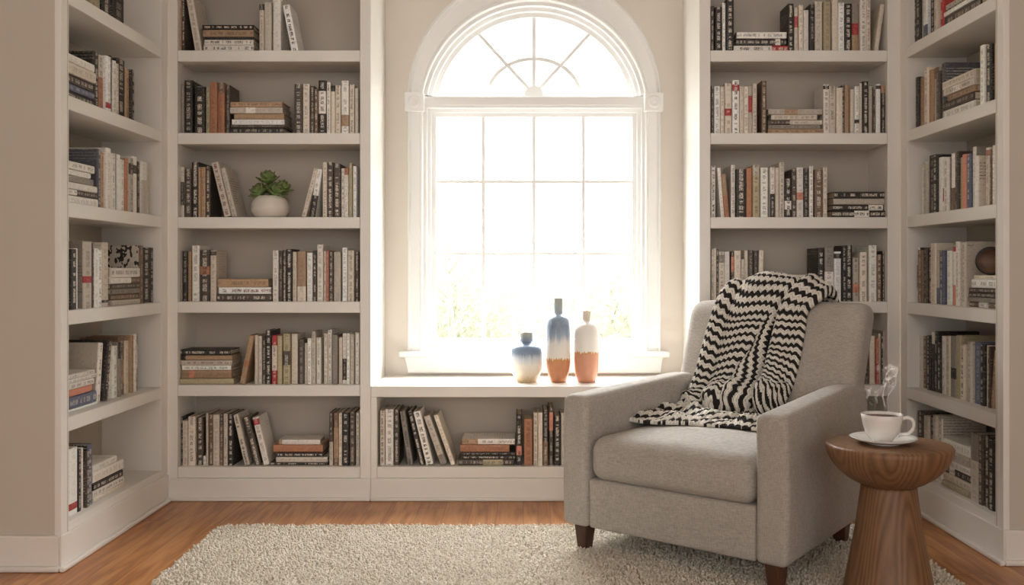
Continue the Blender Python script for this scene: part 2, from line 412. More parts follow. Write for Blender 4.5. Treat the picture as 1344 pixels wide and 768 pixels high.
# the window: casing, arch, sashes, glazing bars, glass, sill
win = empty('window_1', (ax, YW, zs)); win['kind'] = 'structure'
def wp(o):
    o.parent = win; o.matrix_parent_inverse = Matrix.Translation((-ax, -YW, -zs)); return o
Yc = YW - 0.002
casing = [(0, Yc), (0, Yc - 0.03), (0.09, Yc - 0.034), (0.16, Yc - 0.026), (0.22, Yc - 0.02), (0.78, Yc - 0.018), (0.86, Yc - 0.024), (0.94, Yc - 0.024), (1, Yc - 0.016), (1, Yc)]
oa = arc(130, 165, 124); ia = arc(150, 147, 124)
wp(ring('casing_arch', oa, ia, casing, M['trim']))
for s, (o0, o1) in enumerate(((536, 556), (866, 846))):
    xo, xi = X(o0, YW), X(o1, YW)
    wp(ring('casing_side', [(xo, Z(461, YW)), (xo, Z(147, YW))], [(xi, Z(461, YW)), (xi, Z(147, YW))], casing, M['trim']))
    a, b = (532.5, 557.5) if s == 0 else (844.5, 869.5)
    bl = bm_box(X(a, YW), X(b, YW), Yc - 0.042, Yc, Z(148, YW), Z(123, YW), 0.005)
    wp(from_bm('corner_block', bl, M['trim']))
    cx = (X(a, YW) + X(b, YW)) / 2
    ro = lathe('rosette', [(0.0, 0.006), (0.008, 0.006), (0.012, 0.002), (0.018, 0.007), (0.026, 0.007), (0.03, 0.0)], M['trim'], None, 24)
    ro.matrix_world = Matrix.Translation((cx, Yc - 0.0425, Z(135.5, YW))) @ Matrix.Rotation(PI / 2, 4, 'X')
    ro.parent = win; ro.matrix_parent_inverse = Matrix.Translation((-ax, -YW, -zs))
Yf = YW + 0.035
stepA = [(0, YW + 0.11), (0, Yc - 0.008), (0.3, Yc - 0.008), (0.34, Yc + 0.016), (0.62, Yc + 0.016), (0.66, Yf), (1, Yf), (1, YW + 0.075)]
wp(ring('arch_frame', arc(150, 147.5, 125), arc(150, 130, 125), stepA, M['trim']))
# lower frame, a rectangle of the same stepped section
def rect(x0, x1, y0, y1): return [(X(x0, YW), Z(y1, YW)), (X(x0, YW), Z(y0, YW)), (X(x1, YW), Z(y0, YW)), (X(x1, YW), Z(y1, YW))]
wp(ring('sash_frame', rect(555.5, 846.5, 138, 461), rect(571.5, 831, 151.5, 445.5), stepA, M['trim'], None, True))
wp(box('transom', X(555.5, YW), X(846.5, YW), Yc - 0.012, YW + 0.1, Z(139, YW), Z(127, YW), M['trim'], None, 0.004))
Yg = YW + 0.055
bars = [(571.5, 831, 125.2 - 4, 125.2 + 2)]
for px in (634, 701, 766.5):
    wp(box('glazing_bar', X(px - 2.3, YW), X(px + 2.3, YW), Yf + 0.004, Yg + 0.02, Z(446, YW), Z(151, YW), M['trim'], None, 0.003))
for py in (237.5, 333):
    wp(box('glazing_bar', X(571, YW), X(831.5, YW), Yf + 0.006, Yg + 0.018, Z(py + 2.2, YW), Z(py - 2.2, YW), M['trim'], None, 0.003))
wp(box('arch_bottom_rail', X(571, YW), X(831, YW), Yf - 0.006, Yg + 0.02, Z(128, YW), Z(123.5, YW), M['trim'], None, 0.002))
hub = (X(701, YW), Z(125, YW))
def spoke(a0, a1, w=2.3):
    p = Vector((X(a0[0], YW), Z(a0[1], YW))); q = Vector((X(a1[0], YW), Z(a1[1], YW))); d = (q - p).normalized(); s = Vector((-d.y, d.x)) * w * YW / F
    return [tuple(p + s), tuple(p - s), tuple(q - s), tuple(q + s)]
for a1 in ((701, 18), (625, 39), (777, 39)):
    wp(prism_y('glazing_bar', spoke((701, 122), a1), Yf + 0.004, Yg + 0.02, M['trim'], None, 0.002))
def ell(hwpx, hpx, n=28): return [(X(701 + hwpx * math.cos(PI - PI * i / n), YW), Z(124 - hpx * math.sin(PI * i / n), YW)) for i in range(n + 1)]
wp(ring('glazing_arc', ell(63.3, 51.5), ell(58.8, 47), [(0, Yg + 0.018), (0, Yf + 0.006), (1, Yf + 0.006), (1, Yg + 0.018)], M['trim']))
wp(prism_y('hub', ell(13, 13), Yf - 0.002, Yg + 0.018, M['trim'], None, 0.003))
wp(prism_y('glass_pane', arc(150, 132, 125), Yg, Yg + 0.004, M['glass']))
wp(box('glass_pane', X(570, YW), X(832, YW), Yg, Yg + 0.004, Z(447, YW), Z(150, YW), M['glass']))
wp(box('sill', X(525, YW), X(877, YW), Yc - 0.055, YW + 0.1, Z(468, YW), Z(460.5, YW), M['trim'], None, 0.008, 3))
ap = [(X(px, YW), Z(py, YW)) for px, py in ((531, 468), (870, 468), (868, 471), (866.5, 474), (866, 489), (536, 489), (535.5, 476), (534, 472))]
wp(prism_y('apron', ap, Yc - 0.03, Yc, M['trim'], None, 0.003))

# ------------------------------------------------------------------ bookcases
def bookcase(name, x0, x1, x0o, x1o, side_out, label, rows):
    """bookcase that faces the room: inner opening x0..x1, outer x0o..x1o; side_out = x of the end that runs back to the window wall"""
    r = empty(name, ((x0o + x1o) / 2, D, 0)); tag(r, label, 'bookcase')
    inv = Matrix.Translation((-(x0o + x1o) / 2, -D, 0))
    def p(o): o.parent = r; o.matrix_parent_inverse = inv; return o
    for a, b in ((x0o, x0), (x1, x1o)):
        deep = YW - 0.001 if side_out in (a, b) else D + DEP
        p(box('side_panel', a, b, D, deep, 0.09, CEIL - 0.001, M['white'], None, 0.002))
    p(box('back_panel', x0, x1, D + DEP - 0.012, D + DEP, 0.09, CEIL - 0.001, M['panel']))
    for i in rows:
        p(box('shelf', x0 + 0.0005, x1 - 0.0005, D, D + DEP - 0.0125, SZ[i] - TH, SZ[i], M['white'], None, 0.003))
    p(box('plinth', x0o, x1o, D - 0.008, D + 0.03, 0.0, SZ[6] - TH - 0.0005, M['white'], None, 0.003))
    p(box('shoe_molding', x0o, x1o, D - 0.024, D - 0.0085, 0.0, 0.016, M['white'], None, 0.006, 3))
    return r
LX0, LX1 = X(233), X(472.5)
RX0, RX1 = X(932.5), X(1165)
bookcase('bookcase', LX0, LX1, XL + 0.0005, X(486.5), X(486.5), 'tall white built-in bookcase left of the window holding the potted succulent', range(7))
bookcase('bookcase', RX0, RX1, X(918), XR - 0.0005, X(918), 'tall white built-in bookcase right of the window behind the armchair', range(7))
def side_case(name, xf, near, sgn, label):
    """bookcase against a side wall; its front lies in the plane x = xf and looks along -sgn"""
    r = empty(name, (xf, (near + D) / 2, 0)); tag(r, label, 'bookcase'); inv = Matrix.Translation((-xf, -(near + D) / 2, 0))
    def p(o): o.parent = r; o.matrix_parent_inverse = inv; return o
    xb = xf + sgn * (DEP + 0.012); lo, hi = min(xf, xb), max(xf, xb)
    yn, yf = near + 0.042, D - 0.072
    p(box('side_panel', lo, hi, near + 0.0501, yn + 0.012, 0.09, CEIL - 0.001, M['white']))
    st0, st1 = sorted((xf, xf + sgn * 0.018))
    p(box('stile', *sorted((xf - sgn * 0.001, xf + sgn * 0.02)), near - 0.0015, yn, 0.09, CEIL - 0.001, M['white'], None, 0.002))
    p(box('side_panel', lo, hi, yf, D - 0.001, 0.09, CEIL - 0.001, M['white'], None, 0.002))
    b0, b1 = sorted((xb - sgn * 0.012, xb))
    p(box('back_panel', b0, b1, yn + 0.0125, yf - 0.0005, 0.09, CEIL - 0.001, M['panel']))
    s0, s1 = sorted((xf, xb - sgn * 0.0125))
    for i in range(7): p(box('shelf', s0, s1, yn + 0.0125, yf - 0.0005, SZ[i] - TH, SZ[i], M['white'], None, 0.003))
    q0, q1 = sorted((xf - sgn * 0.008, xf - sgn * 0.0003))
    p(box('plinth', q0, q1, near - 0.0162, D - 0.0085, 0.0, 0.1125, M['white'], None, 0.003))
    q0, q1 = sorted((xf - sgn * 0.026, xf - sgn * 0.0085))
    p(box('shoe_molding', q0, q1, near - 0.034, D - 0.0245, 0.0, 0.017, M['white'], None, 0.006, 3))
    return r
side_case('bookcase', XL, NL, -1, 'white bookcase along the side wall at the left edge of the photo')
side_case('bookcase', XR, NR, 1, 'white bookcase along the side wall behind the wooden side table')
# window bench
BX0, BX1 = X(494.5), X(909.5)
zb = Z(507)
r = empty('window_bench', (X(702), D, 0)); tag(r, 'white built-in bench under the arched window with open book cubby', 'bench'); inv = Matrix.Translation((-X(702), -D, 0))
def p(o): o.parent = r; o.matrix_parent_inverse = inv; return o
p(box('bench_top', X(486.5) + 0.0006, X(918) - 0.0006, D - 0.002, YW - 0.0012, zb - 0.046, zb, M['white'], None, 0.003))
for a, b in ((X(486.5) + 0.0006, BX0), (BX1, X(918) - 0.0006)): p(box('side_panel', a, b, D, D + DEP, 0.09, zb - 0.0465, M['white'], None, 0.002))
p(box('back_panel', BX0, BX1, D + DEP - 0.012, D + DEP, 0.09, zb - 0.0465, M['panel']))
p(box('shelf', BX0 + 0.0005, BX1 - 0.0005, D, D + DEP - 0.0125, SZ[6] - TH, SZ[6], M['white'], None, 0.003))
p(box('plinth', X(486.5) + 0.0006, X(918) - 0.0006, D - 0.008, D + 0.03, 0.0, SZ[6] - TH - 0.0005, M['white'], None, 0.003))
p(box('shoe_molding', X(486.5) + 0.0006, X(918) - 0.0006, D - 0.024, D - 0.0085, 0.0, 0.016, M['white'], None, 0.006, 3))

# ------------------------------------------------------------------ books
COL = {'K': ((40, 35, 32), 'black'), 'D': ((78, 67, 58), 'dark brown'), 'B': ((122, 96, 76), 'brown'), 'T': ((184, 152, 120), 'tan'),
       'C': ((232, 220, 203), 'cream'), 'W': ((248, 242, 233), 'white'), 'G': ((150, 142, 132), 'grey'), 'L': ((208, 198, 184), 'pale grey'),
       'O': ((182, 124, 90), 'rust orange'), 'R': ((176, 52, 52), 'red'), 'U': ((98, 105, 128), 'slate blue'), 'E': ((182, 170, 138), 'olive beige'),
       'P': ((222, 146, 122), 'salmon'), 'N': ((86, 88, 96), 'charcoal grey')}
DARK = 'KDBRUN'
def cov(name, w, h, d, col, ink, bands, seed, dens, cover=None, ckind=2.0, ck=0.25):
    """hard cover: boards and gently rounded spine as one folded sheet. spine looks along -y"""
    t = min(0.0028, w * 0.18); k = min(0.005, w * 0.25)
    sec = [(-w / 2, d), (-w / 2, k), (-w / 2 + k * 0.35, k * 0.25), (-w * 0.2, 0), (w * 0.2, 0), (w / 2 - k * 0.35, k * 0.25), (w / 2, k), (w / 2, d), (w / 2 - t, d), (w / 2 - t, k + t), (-w / 2 + t, k + t), (-w / 2 + t, d)]
    lv = sorted(set([0.0, 1.0] + [q for b in bands for q in b[:2]])); n = len(sec)
    v = [(x, y, z * h) for z in lv for x, y in sec]; f, info = [], []
    for i in range(len(lv) - 1):
        mid = (lv[i] + lv[i + 1]) / 2; c, kk = col, ink
        for b in bands:
            if b[0] <= mid <= b[1]: c, kk = b[2], b[3]
        for j in range(n):
            f.append((i * n + j, i * n + (j + 1) % n, (i + 1) * n + (j + 1) % n, (i + 1) * n + j))
            if 1 <= j <= 5: info.append((c, kk, 0.0))
            elif j in (0, 6): info.append((cover or col, (38, 34, 32) if ckind == 1.0 else ((70, 60, 54) if cover and cover[0] > 120 else ink), ckind))
            else: info.append((col, ink, 3.0))
    f.append(tuple(range(n))[::-1]); info.append((col, ink, 3.0)); f.append(tuple(range((len(lv) - 1) * n, len(lv) * n))); info.append((col, ink, 3.0))
    me = bpy.data.meshes.new(name); me.from_pydata(v, [], f); me.update()
    uv = me.uv_layers.new(name='UVMap'); a = me.attributes.new('paper', 'FLOAT_COLOR', 'FACE'); b = me.attributes.new('ink', 'FLOAT_COLOR', 'FACE'); e = me.attributes.new('dim', 'FLOAT_COLOR', 'FACE')
    for q, (c, kk, kd) in zip(me.polygons, info):
        a.data[q.index].color = srgb(*c)
        b.data[q.index].color = srgb(*kk)[:3] + ((dens if kd == 0 else (1.0 if kd == 1 else ck)),)
        e.data[q.index].color = (seed, w / 2, kd, 1)
        for li in q.loop_indices:
            x, y, z = me.vertices[me.loops[li].vertex_index].co
            uv.data[li].uv = (x if kd == 0 else y, z)
    me.materials.append(M['cover'])
    return me, t, k
ORD = ['', 'first', 'second', 'third', 'fourth', 'fifth', 'sixth', 'seventh', 'eighth', 'ninth', 'tenth'] + ['%dth' % i for i in range(11, 21)] + ['21st', '22nd', '23rd'] + ['%dth' % i for i in range(24, 31)]
ROWN = ['top', 'second', 'third', 'fourth', 'fifth', 'bottom']
UNIT = {'L': 'left rear bookcase', 'R': 'right rear bookcase', 'l': 'left side bookcase', 'r': 'right side bookcase', 'B': 'window bench'}
BOOKS = []   # every book as a spec; the smallest in view become one mass at the end

def parse(code):
    """colour letter, then options: /a-bX a band of colour X between the fractions a and b, /t bold lettering, /n plain, /cX cover colour, /p patterned cover, /dN depth in cm"""
    q = code.split('/'); o = dict(c=q[0], bands=[], dens=None, cover=None, ck=2.0, d=None)
    for s in q[1:]:
        if s == 't': o['dens'] = 0.92
        elif s == 'n': o['dens'] = 0.0
        elif s == 'p': o['ck'] = 1.0
        elif s[0] == 'c': o['cover'] = s[1]
        elif s[0] == 'd': o['d'] = float(s[1:]) / 100
        else:
            a, b = s[:-1].split('-'); o['bands'].append((float(a) / 100, float(b) / 100, s[-1]))
    return o
def spec(unit, row, w, h, o, mat, px_area, kind, order, nmax, py=0):
    if unit in LIM:
        xs = [(mat @ Vector((x, 0, z))).x for x in (-w / 2, w / 2) for z in (0, h)]; lo_, hi_ = LIM[unit]
        sh = max(0, lo_ - min(xs)) - max(0, max(xs) - hi_)
        if sh: mat = Matrix.Translation((sh, 0, 0)) @ mat
    BOOKS.append(dict(unit=unit, row=row, w=w, h=h, o=o, m=mat, area=px_area, kind=kind, order=order, nmax=nmax))

LIM = {'L': (LX0 + 0.001, LX1 - 0.001), 'R': (RX0 + 0.001, RX1 - 0.001), 'B': (BX0 + 0.001, BX1 - 0.001)}
def face_row(unit, row, ox, oy, sc, text):
    """books whose spines look into the room. 'x0 x1 top C', 'L b0 b1 t0 t1 top C' leaning, 'S x0 x1 y0 y1 C' lying (top to bottom)"""
    zf = SZ[row + 1]; Y0 = D + 0.028
    items = [t.split() for t in text.strip().split(';') if t.strip()]
    ups = [t for t in items if t[0] != 'S']; nu = 0
    # lying books: settle each stack from the bottom up
    st = [t for t in items if t[0] == 'S']
    if st:
        tot = len(st); z = zf; x_mid = 0
        ys = [(float(t[3]), float(t[4])) for t in st]
        for k in range(tot - 1, -1, -1):
            t = st[k]; x0, x1 = X(ox + float(t[1]) * sc, Y0), X(ox + float(t[2]) * sc, Y0)
            top = Z(oy + ys[k][0] * sc, Y0); th = max(0.007, top - z)
            o = parse(t[5]); L = x1 - x0; o['d'] = o['d'] or min(0.2, max(0.12, L * 0.72)) * random.uniform(0.92, 1.0)
            mat = Matrix.Translation(((x0 + x1) / 2 - L / 2, Y0 + random.uniform(-0.004, 0.006), z + th / 2)) @ Matrix.Rotation(PI / 2, 4, 'Y')
            spec(unit, row, th - 0.0004, L, o, mat, L * th * (F / D) ** 2, 'stack', k + 1, tot)
            z += th
    prev = -1e9
    for t in ups:
        nu += 1
        if t[0] == 'L':
            b0, b1, t0, t1, top = [float(q) for q in t[1:6]]; o = parse(t[6])
            xb, xt = X(ox + (b0 + b1) / 2 * sc, Y0), X(ox + (t0 + t1) / 2 * sc, Y0); hz = Z(oy + top * sc, Y0) - zf
            th = math.atan2(xt - xb, hz); w = (b1 - b0) * sc * Y0 / F * math.cos(th); h = hz / math.cos(th) - 0.5 * w * abs(math.tan(th))
            o['d'] = o['d'] or min(0.185, max(0.11, h * random.uniform(0.66, 0.74)))
            mat = Matrix.Translation((xb, Y0 + random.uniform(-0.003, 0.004), zf + w / 2 * abs(math.sin(th)) + 0.0003)) @ Matrix.Rotation(th, 4, 'Y')
            spec(unit, row, w, h, o, mat, w * h * (F / D) ** 2, 'leaning', nu, len(ups)); prev = -1e9
        else:
            x0, x1, top = [float(q) for q in t[:3]]; o = parse(t[3]); jit = random.uniform(-0.006, 0.012)
            x0, x1 = X(ox + x0 * sc, Y0), X(ox + x1 * sc, Y0)
            lo_, hi_ = LIM[unit]; x0, x1 = max(x0, lo_), min(x1, hi_)
            x0 = max(x0, prev + 0.0006); w = max(0.006, x1 - x0); x1 = x0 + w; prev = x1
            h = Z(oy + top * sc, Y0) - zf
            o['d'] = o['d'] or min(0.19, max(0.11, h * random.uniform(0.64, 0.76)))
            mat = Matrix.Translation(((x0 + x1) / 2, Y0 + jit, zf + 0.0002))
            spec(unit, row, w, h, o, mat, w * h * (F / D) ** 2, 'upright', nu, len(ups))
def side_row(unit, row, ox, oy, sc, text, rec=0.03):
    """the same for a side bookcase: pixel columns fall on its spine plane; for lying books y0 y1 are read at the column yx"""
    sg = -1 if unit == 'l' else 1
    xp = XL - rec if unit == 'l' else XR + rec
    zf = SZ[row + 1]; rot = Matrix.Rotation(PI / 2 if unit == 'l' else -PI / 2, 4, 'Z')
    Yp = lambda px: F * xp / (px - CX)
    items = [t.split() for t in text.strip().split(';') if t.strip()]
    ups = [t for t in items if t[0] != 'S']; st = [t for t in items if t[0] == 'S']; nu = 0
    z = zf
    for k in range(len(st) - 1, -1, -1):
        t = st[k]; o = parse(t[5]); ya, yb = sorted((Yp(ox + float(t[1]) * sc), Yp(ox + float(t[2]) * sc)))
        ref = Yp(ox + float(t[3]) * sc); top = Z(oy + float(t[4]) * sc, ref); th = max(0.008, top - z); L = yb - ya
        o['d'] = o['d'] or random.uniform(0.13, 0.165)
        mat = Matrix.Translation((xp + sg * random.uniform(-0.004, 0.008), (ya + yb) / 2, z + th / 2)) @ rot @ Matrix.Translation((-L / 2, 0, 0)) @ Matrix.Rotation(PI / 2, 4, 'Y')
        spec(unit, row, th - 0.0004, L, o, mat, L * th * (F / ref) ** 2 * 0.4, 'stack', k + 1, len(st)); z += th
    seq = sorted(ups, key=lambda t: float(t[1] if t[0] == 'L' else t[0])); prev = None
    for t in seq:
        nu += 1; lean = 0
        if t[0] == 'L': b0, b1, t0, t1, top = [float(q) for q in t[1:6]]; o = parse(t[6]); lean = 1
        else: b0, b1, top = [float(q) for q in t[:3]]; o = parse(t[3])
        pa, pb = ox + b0 * sc, ox + b1 * sc; ya, yb = sorted((Yp(pa), Yp(pb))); ym = (ya + yb) / 2
        h = Z(oy + top * sc, ym) - zf; th = 0
        if lean:
            yt = Yp(ox + (t0 + t1) / 2 * sc); th = math.atan2((yt - ym) * (1 if unit == 'l' else -1), h)
            w = (yb - ya) * math.cos(th); h = h / math.cos(th) - 0.5 * w * abs(math.tan(th))
        else:
            if prev is not None:
                if unit == 'l': ya = max(ya, prev + 0.0006)
                else: yb = min(yb, prev - 0.0006)
            w = max(0.006, yb - ya)
            if unit == 'l': yb = ya + w; prev = yb
            else: ya = yb - w; prev = ya
            ym = (ya + yb) / 2
        o['d'] = o['d'] or min(0.185, max(0.11, h * random.uniform(0.62, 0.72)))
        mat = Matrix.Translation((xp + sg * random.uniform(-0.006, 0.008), ym, zf + w / 2 * abs(math.sin(th)) + 0.0002)) @ rot @ Matrix.Rotation(th, 4, 'Y')
        spec(unit, row, w, h, o, mat, w * h * (F / ym) ** 2 * 0.4, 'leaning' if lean else 'upright', nu, len(seq))

a = 250 / 1067
face_row('L', 0, 230, 0, a, '12 30 -60 T;31 52 -50 D/t;L 110 150 58 98 -20 L;S 150 437 138 165 K/t;S 155 437 165 207 T;S 166 437 207 222 K/n;S 163 437 222 252 W/t;S 160 440 252 282 W/t;468 495 22 C/88-100K;497 537 12 L;543 588 -32 W;L 650 690 598 640 28 W/t')
face_row('L', 1, 230, 0, a, '20 48 475 G;50 97 450 K;107 165 485 K/t;168 190 490 E;193 235 460 O;236 275 462 O/80-100B;280 303 475 D;S 310 600 570 600 T;S 308 602 600 634 L/30-48W;S 330 610 636 666 T;S 316 610 667 698 W;S 310 610 699 714 D;S 310 608 714 745 K;663 710 468 D;714 752 470 C;757 780 482 D;781 799 500 B;800 842 448 K/38-80W;845 867 458 W;870 893 478 C/88-100K;895 925 478 C;928 970 450 W/15-36T;975 1003 472 C;1008 1026 495 L')
b = 250 / 1344
face_row('L', 2, 230, 190, b, '28 58 155 L/24-70K;62 110 170 D;115 165 122 K/t;166 182 160 T;183 215 158 T;217 250 150 D;L 345 395 255 297 125 L/t;L 398 435 315 348 165 L/cL;L 888 922 978 1010 168 C;L 945 985 1003 1030 172 W/0-45K;1036 1070 122 C;1072 1115 125 D/t;1117 1165 135 D/t;1168 1192 165 W;1194 1222 165 W/86-100O;1226 1248 130 E;1252 1278 150 W')
face_row('L', 3, 230, 300, b, '30 47 160 G;49 82 160 K;84 106 160 T;112 166 120 W;172 243 152 D/52-68O;248 290 155 C/90-98D;S 298 655 355 410 T;S 305 675 414 462 W/t;S 290 680 463 515 D/t;688 730 155 W;733 757 158 D;758 784 150 D;786 825 145 K/t;828 858 165 L;862 922 162 T/0-30C;926 968 170 W;972 997 155 D;1000 1043 113 W;1046 1061 160 L;1062 1083 155 P;1086 1115 165 D;1118 1166 165 L;1175 1212 135 W;1218 1263 155 C;1268 1294 165 D')
face_row('L', 4, 230, 410, b, 'S 35 385 265 302 K/t;S 35 400 304 336 T/0-10K;S 35 402 338 374 L;S 45 392 375 409 W;S 40 395 410 466 T/15-25P;S 30 410 467 510 E;L 453 490 530 552 165 T/35-48O;556 580 165 C;582 608 170 L;610 635 180 D;638 677 128 K/t;680 719 165 R/28-80C;722 755 165 E;760 810 152 E/38-66D;815 860 155 C;865 905 195 D;908 930 220 L;933 960 185 W;962 990 135 L;993 1026 180 W;1046 1072 150 C;1075 1103 125 W;1107 1146 160 G;1150 1175 180 C;1177 1207 150 W/8-50K;1210 1232 150 W;1235 1260 155 L;1267 1294 145 W')
face_row('L', 5, 230, 520, b, '30 48 150 K;50 88 175 C;92 142 145 C;145 193 155 D/t;195 213 425 W;216 230 122 L;232 264 132 B;266 313 132 C;315 338 130 D/0-80B;340 370 125 L;373 410 128 K/t;L 487 525 408 438 130 L/t;L 558 605 470 520 150 D/t;L 620 665 538 584 150 W/84-96R;S 730 1020 308 341 W/0-8T;S 690 1040 345 391 O;S 720 1040 398 428 K/t;S 712 1075 429 466 L;S 670 1075 467 505 K/t;1085 1112 120 D/0-45L;1115 1151 120 B/14-72T;1153 1176 120 C;1179 1226 118 K/t;1230 1269 110 D;1273 1296 120 C')
c = 280 / 1195
face_row('B', 5, 480, 490, c, '78 106 210 L/t;108 154 205 W;157 186 205 D;L 235 265 183 225 215 G/t;L 303 331 230 262 210 K/t;L 337 379 263 305 215 W/t;L 417 455 320 357 240 L/0-20G;L 476 503 375 405 235 C;S 540 835 368 397 W/0-30T;S 530 805 400 441 O;S 535 835 442 462 K;S 535 835 462 483 K;S 515 830 483 520 D/45-80E;843 875 230 K/20-38P/t;887 935 258 O;940 963 220 C;965 991 220 C;993 1022 205 K/0-43B;1027 1051 195 D/60-92P;1055 1091 240 K/t;1094 1128 225 L')
d = 260 / 1109
face_row('R', 0, 920, 0, d, '57 78 30 D;80 117 40 K/t;120 139 15 W;142 184 -5 K/t;S 200 480 178 214 W;S 200 480 215 251 K/78-88W;S 185 490 252 280 W/70-100R/t;490 522 18 K/t;525 545 40 C/55-80R;547 571 30 C;575 606 55 W;608 637 25 K;639 683 5 C;686 726 10 E;732 766 -20 C;768 803 15 W;805 846 20 K/t;848 887 20 G/36-60R/0-36T;890 926 -30 W;928 953 -10 C;L 970 995 1006 1034 25 C')
face_row('R', 1, 920, 0, d, '58 73 480 D;75 109 482 W;110 131 485 C;135 173 465 C/36-50R;175 214 450 W/80-92R/t;216 238 485 C;240 267 485 C;268 289 480 L/45-80R;290 315 468 C;340 368 452 B;S 380 680 608 639 L/30-55T;S 395 652 640 670 C;S 380 680 671 697 L/0-40D;S 380 670 698 720 G;S 375 690 721 742 T;685 718 472 W/90-97K;720 757 480 L;758 793 492 C;794 807 475 D;808 834 472 T;838 860 500 C;862 888 482 W/22-30K;890 906 465 C;907 939 455 K/t;942 964 482 L;965 976 490 D;978 1004 472 W/90-97D;1007 1039 480 K/84-100T')
e = 260 / 1344
face_row('R', 2, 920, 180, e, '69 99 195 W/t;L 136 160 107 136 208 W;L 163 195 143 166 250 T/0-50O;207 237 187 W;240 305 218 K/t;308 346 212 O;350 396 190 E/80-100L;405 456 207 W;470 501 205 W/0-47K;503 528 210 C;530 565 172 L;567 613 280 K/20-42W/t;615 649 218 D;650 698 205 W/35-50P;700 736 210 K;738 766 195 W;772 829 220 B;833 864 203 C;S 905 1245 370 414 K/t;S 900 1245 415 457 L;S 895 1245 458 497 K/70-98W/t;S 890 1250 498 540 K/42-70W/t')
face_row('R', 3, 920, 290, e, '70 88 190 C;89 105 185 C;106 122 190 D;123 162 210 C/78-94G;163 198 208 W;205 222 210 D/60-90P;224 271 203 C/30-38R;273 295 260 L;297 321 200 C;322 359 198 D;360 389 205 D;L 388 420 396 428 200 C;S 445 770 366 389 C/0-12P;S 470 785 390 429 W/0-8D;S 450 790 430 477 D;S 460 790 478 540 L;794 839 185 K/t;842 905 180 G/0-55W;907 956 208 W/86-96K;958 985 175 K;987 1031 165 K/t;1035 1076 250 L/20-40P;1080 1129 212 C;1142 1195 165 W;1197 1232 230 B;1235 1262 205 K')
g = 214 / 1027
face_row('R', 4, 1130, 410, g, '-20 20 150 L;22 55 140 D;57 92 150 C;95 112 165 P/0-45R;113 128 135 C;129 147 150 D;148 163 120 L')
s1 = 240 / 1229
side_row('l', 0, 0, 0, s1, '605 640 -60 E;641 666 -50 E;668 686 -40 W;690 743 -30 K;745 755 -40 W;757 830 -30 K')
side_row('l', 1, 0, 0, s1, 'S 430 640 640 435 W;S 420 640 640 492 C;S 425 630 630 562 D;S 425 640 640 625 U;S 430 665 660 680 D;641 672 350 K;674 707 372 O/60-100L;708 737 380 W/8-18R;739 756 375 K;757 780 410 W;781 799 430 L;801 850 400 K;853 878 465 T;880 898 470 K')
side_row('l', 2, 0, 150, s1, 'S 425 630 630 350 W;S 430 612 612 398 W;S 425 635 635 440 G;S 430 655 655 487 W;S 425 648 648 532 D/0-40W;S 430 668 668 572 W;669 690 235 N;691 712 258 T;713 742 228 W;744 773 265 W;776 797 265 D;798 820 272 W;822 848 305 W;850 862 300 O;863 890 295 L/70-90D;892 922 285 W/70-85D;926 946 318 D;947 980 320 W/0-65L;981 998 325 L')
side_row('l', 3, 0, 290, s1, '457 472 145 C/t;477 511 190 K/t;513 540 185 W;555 611 138 L/cG/38-48R;614 624 150 D;626 654 185 W;656 682 195 W;700 741 145 C/6-10K;S 748 938 820 315 W;S 748 938 820 380 W/70-100B;S 752 938 820 422 D;S 752 938 820 456 G;S 752 938 820 492 B;S 756 942 820 532 L;940 964 165 B/cL/p;966 1008 180 K/t;1010 1030 180 K')
side_row('l', 4, 0, 420, s1, 'S 425 640 640 330 W;S 425 655 650 358 W;S 430 630 630 387 W;S 425 625 625 432 P;S 425 645 645 473 U;S 425 655 655 552 W;L 657 686 680 706 158 W/cL;L 688 712 722 745 142 K;L 716 742 740 760 160 W/t;763 790 175 W;792 808 150 G/70-100K;810 848 115 B/20-60T;850 876 140 C;878 896 105 T;897 915 95 W;917 932 110 K/40-85W',  0.05)
s2 = 320 / 1182
side_row('l', 5, 0, 560, s2, '333 374 105 W/8-18R;376 392 110 K;393 411 105 W;413 428 120 D;430 451 85 U/cK;S 458 575 570 140 W;S 458 606 600 158 W;S 458 600 598 208 K/t;S 458 608 605 238 W;S 460 612 610 268 C')
s3 = 174 / 891
side_row('r', 0, 1170, 0, s3, '150 165 -60 D;168 195 -70 K;197 220 -80 L;222 246 -60 W/0-30U;256 285 -90 K;288 309 -80 L;311 334 -90 W;336 357 -60 R;S 359 600 400 10 L;S 359 600 400 45 K;S 359 600 400 60 W;S 359 600 400 92 D')
side_row('r', 1, 1170, 0, s3, '165 184 520 K;185 208 520 T;209 223 525 D;225 250 455 C;251 274 470 T;275 299 455 L/80-100B;300 320 480 D;323 344 425 N/cN;S 342 556 350 550 C;S 352 560 355 602 L/30-55W;S 368 556 370 642 T;S 346 552 350 692 D;S 346 552 350 745 W;603 634 305 W;636 670 300 K/t;676 697 290 T')
side_row('r', 2, 1170, 150, s3, '190 213 340 W;216 239 320 L;241 285 275 K;287 316 275 K/t;318 344 290 W;345 358 300 W/20-45R;360 390 295 W;395 407 290 D;408 428 265 W/0-40B;431 449 250 D;451 472 290 E;474 500 270 P;502 529 270 U;531 544 250 K;546 565 220 W/cG;571 592 280 W/cC;622 640 240 C;642 667 225 C/86-96O;669 679 235 B;681 696 210 W')
side_row('r', 3, 1170, 290, s3, '165 181 180 K/0-25W/68-100W;184 215 195 B;217 234 185 D;236 262 185 K/t;266 297 150 C;299 324 195 L/0-30U;326 354 200 U;363 394 200 W;396 411 200 W;413 429 175 W/0-35P/92-100R;431 455 140 W;480 504 145 L/cL;S 545 720 600 365 C;S 538 730 600 392 W;S 512 720 600 452 D;S 512 715 600 484 D;S 514 720 600 516 G;S 512 725 600 546 B/30-60W')
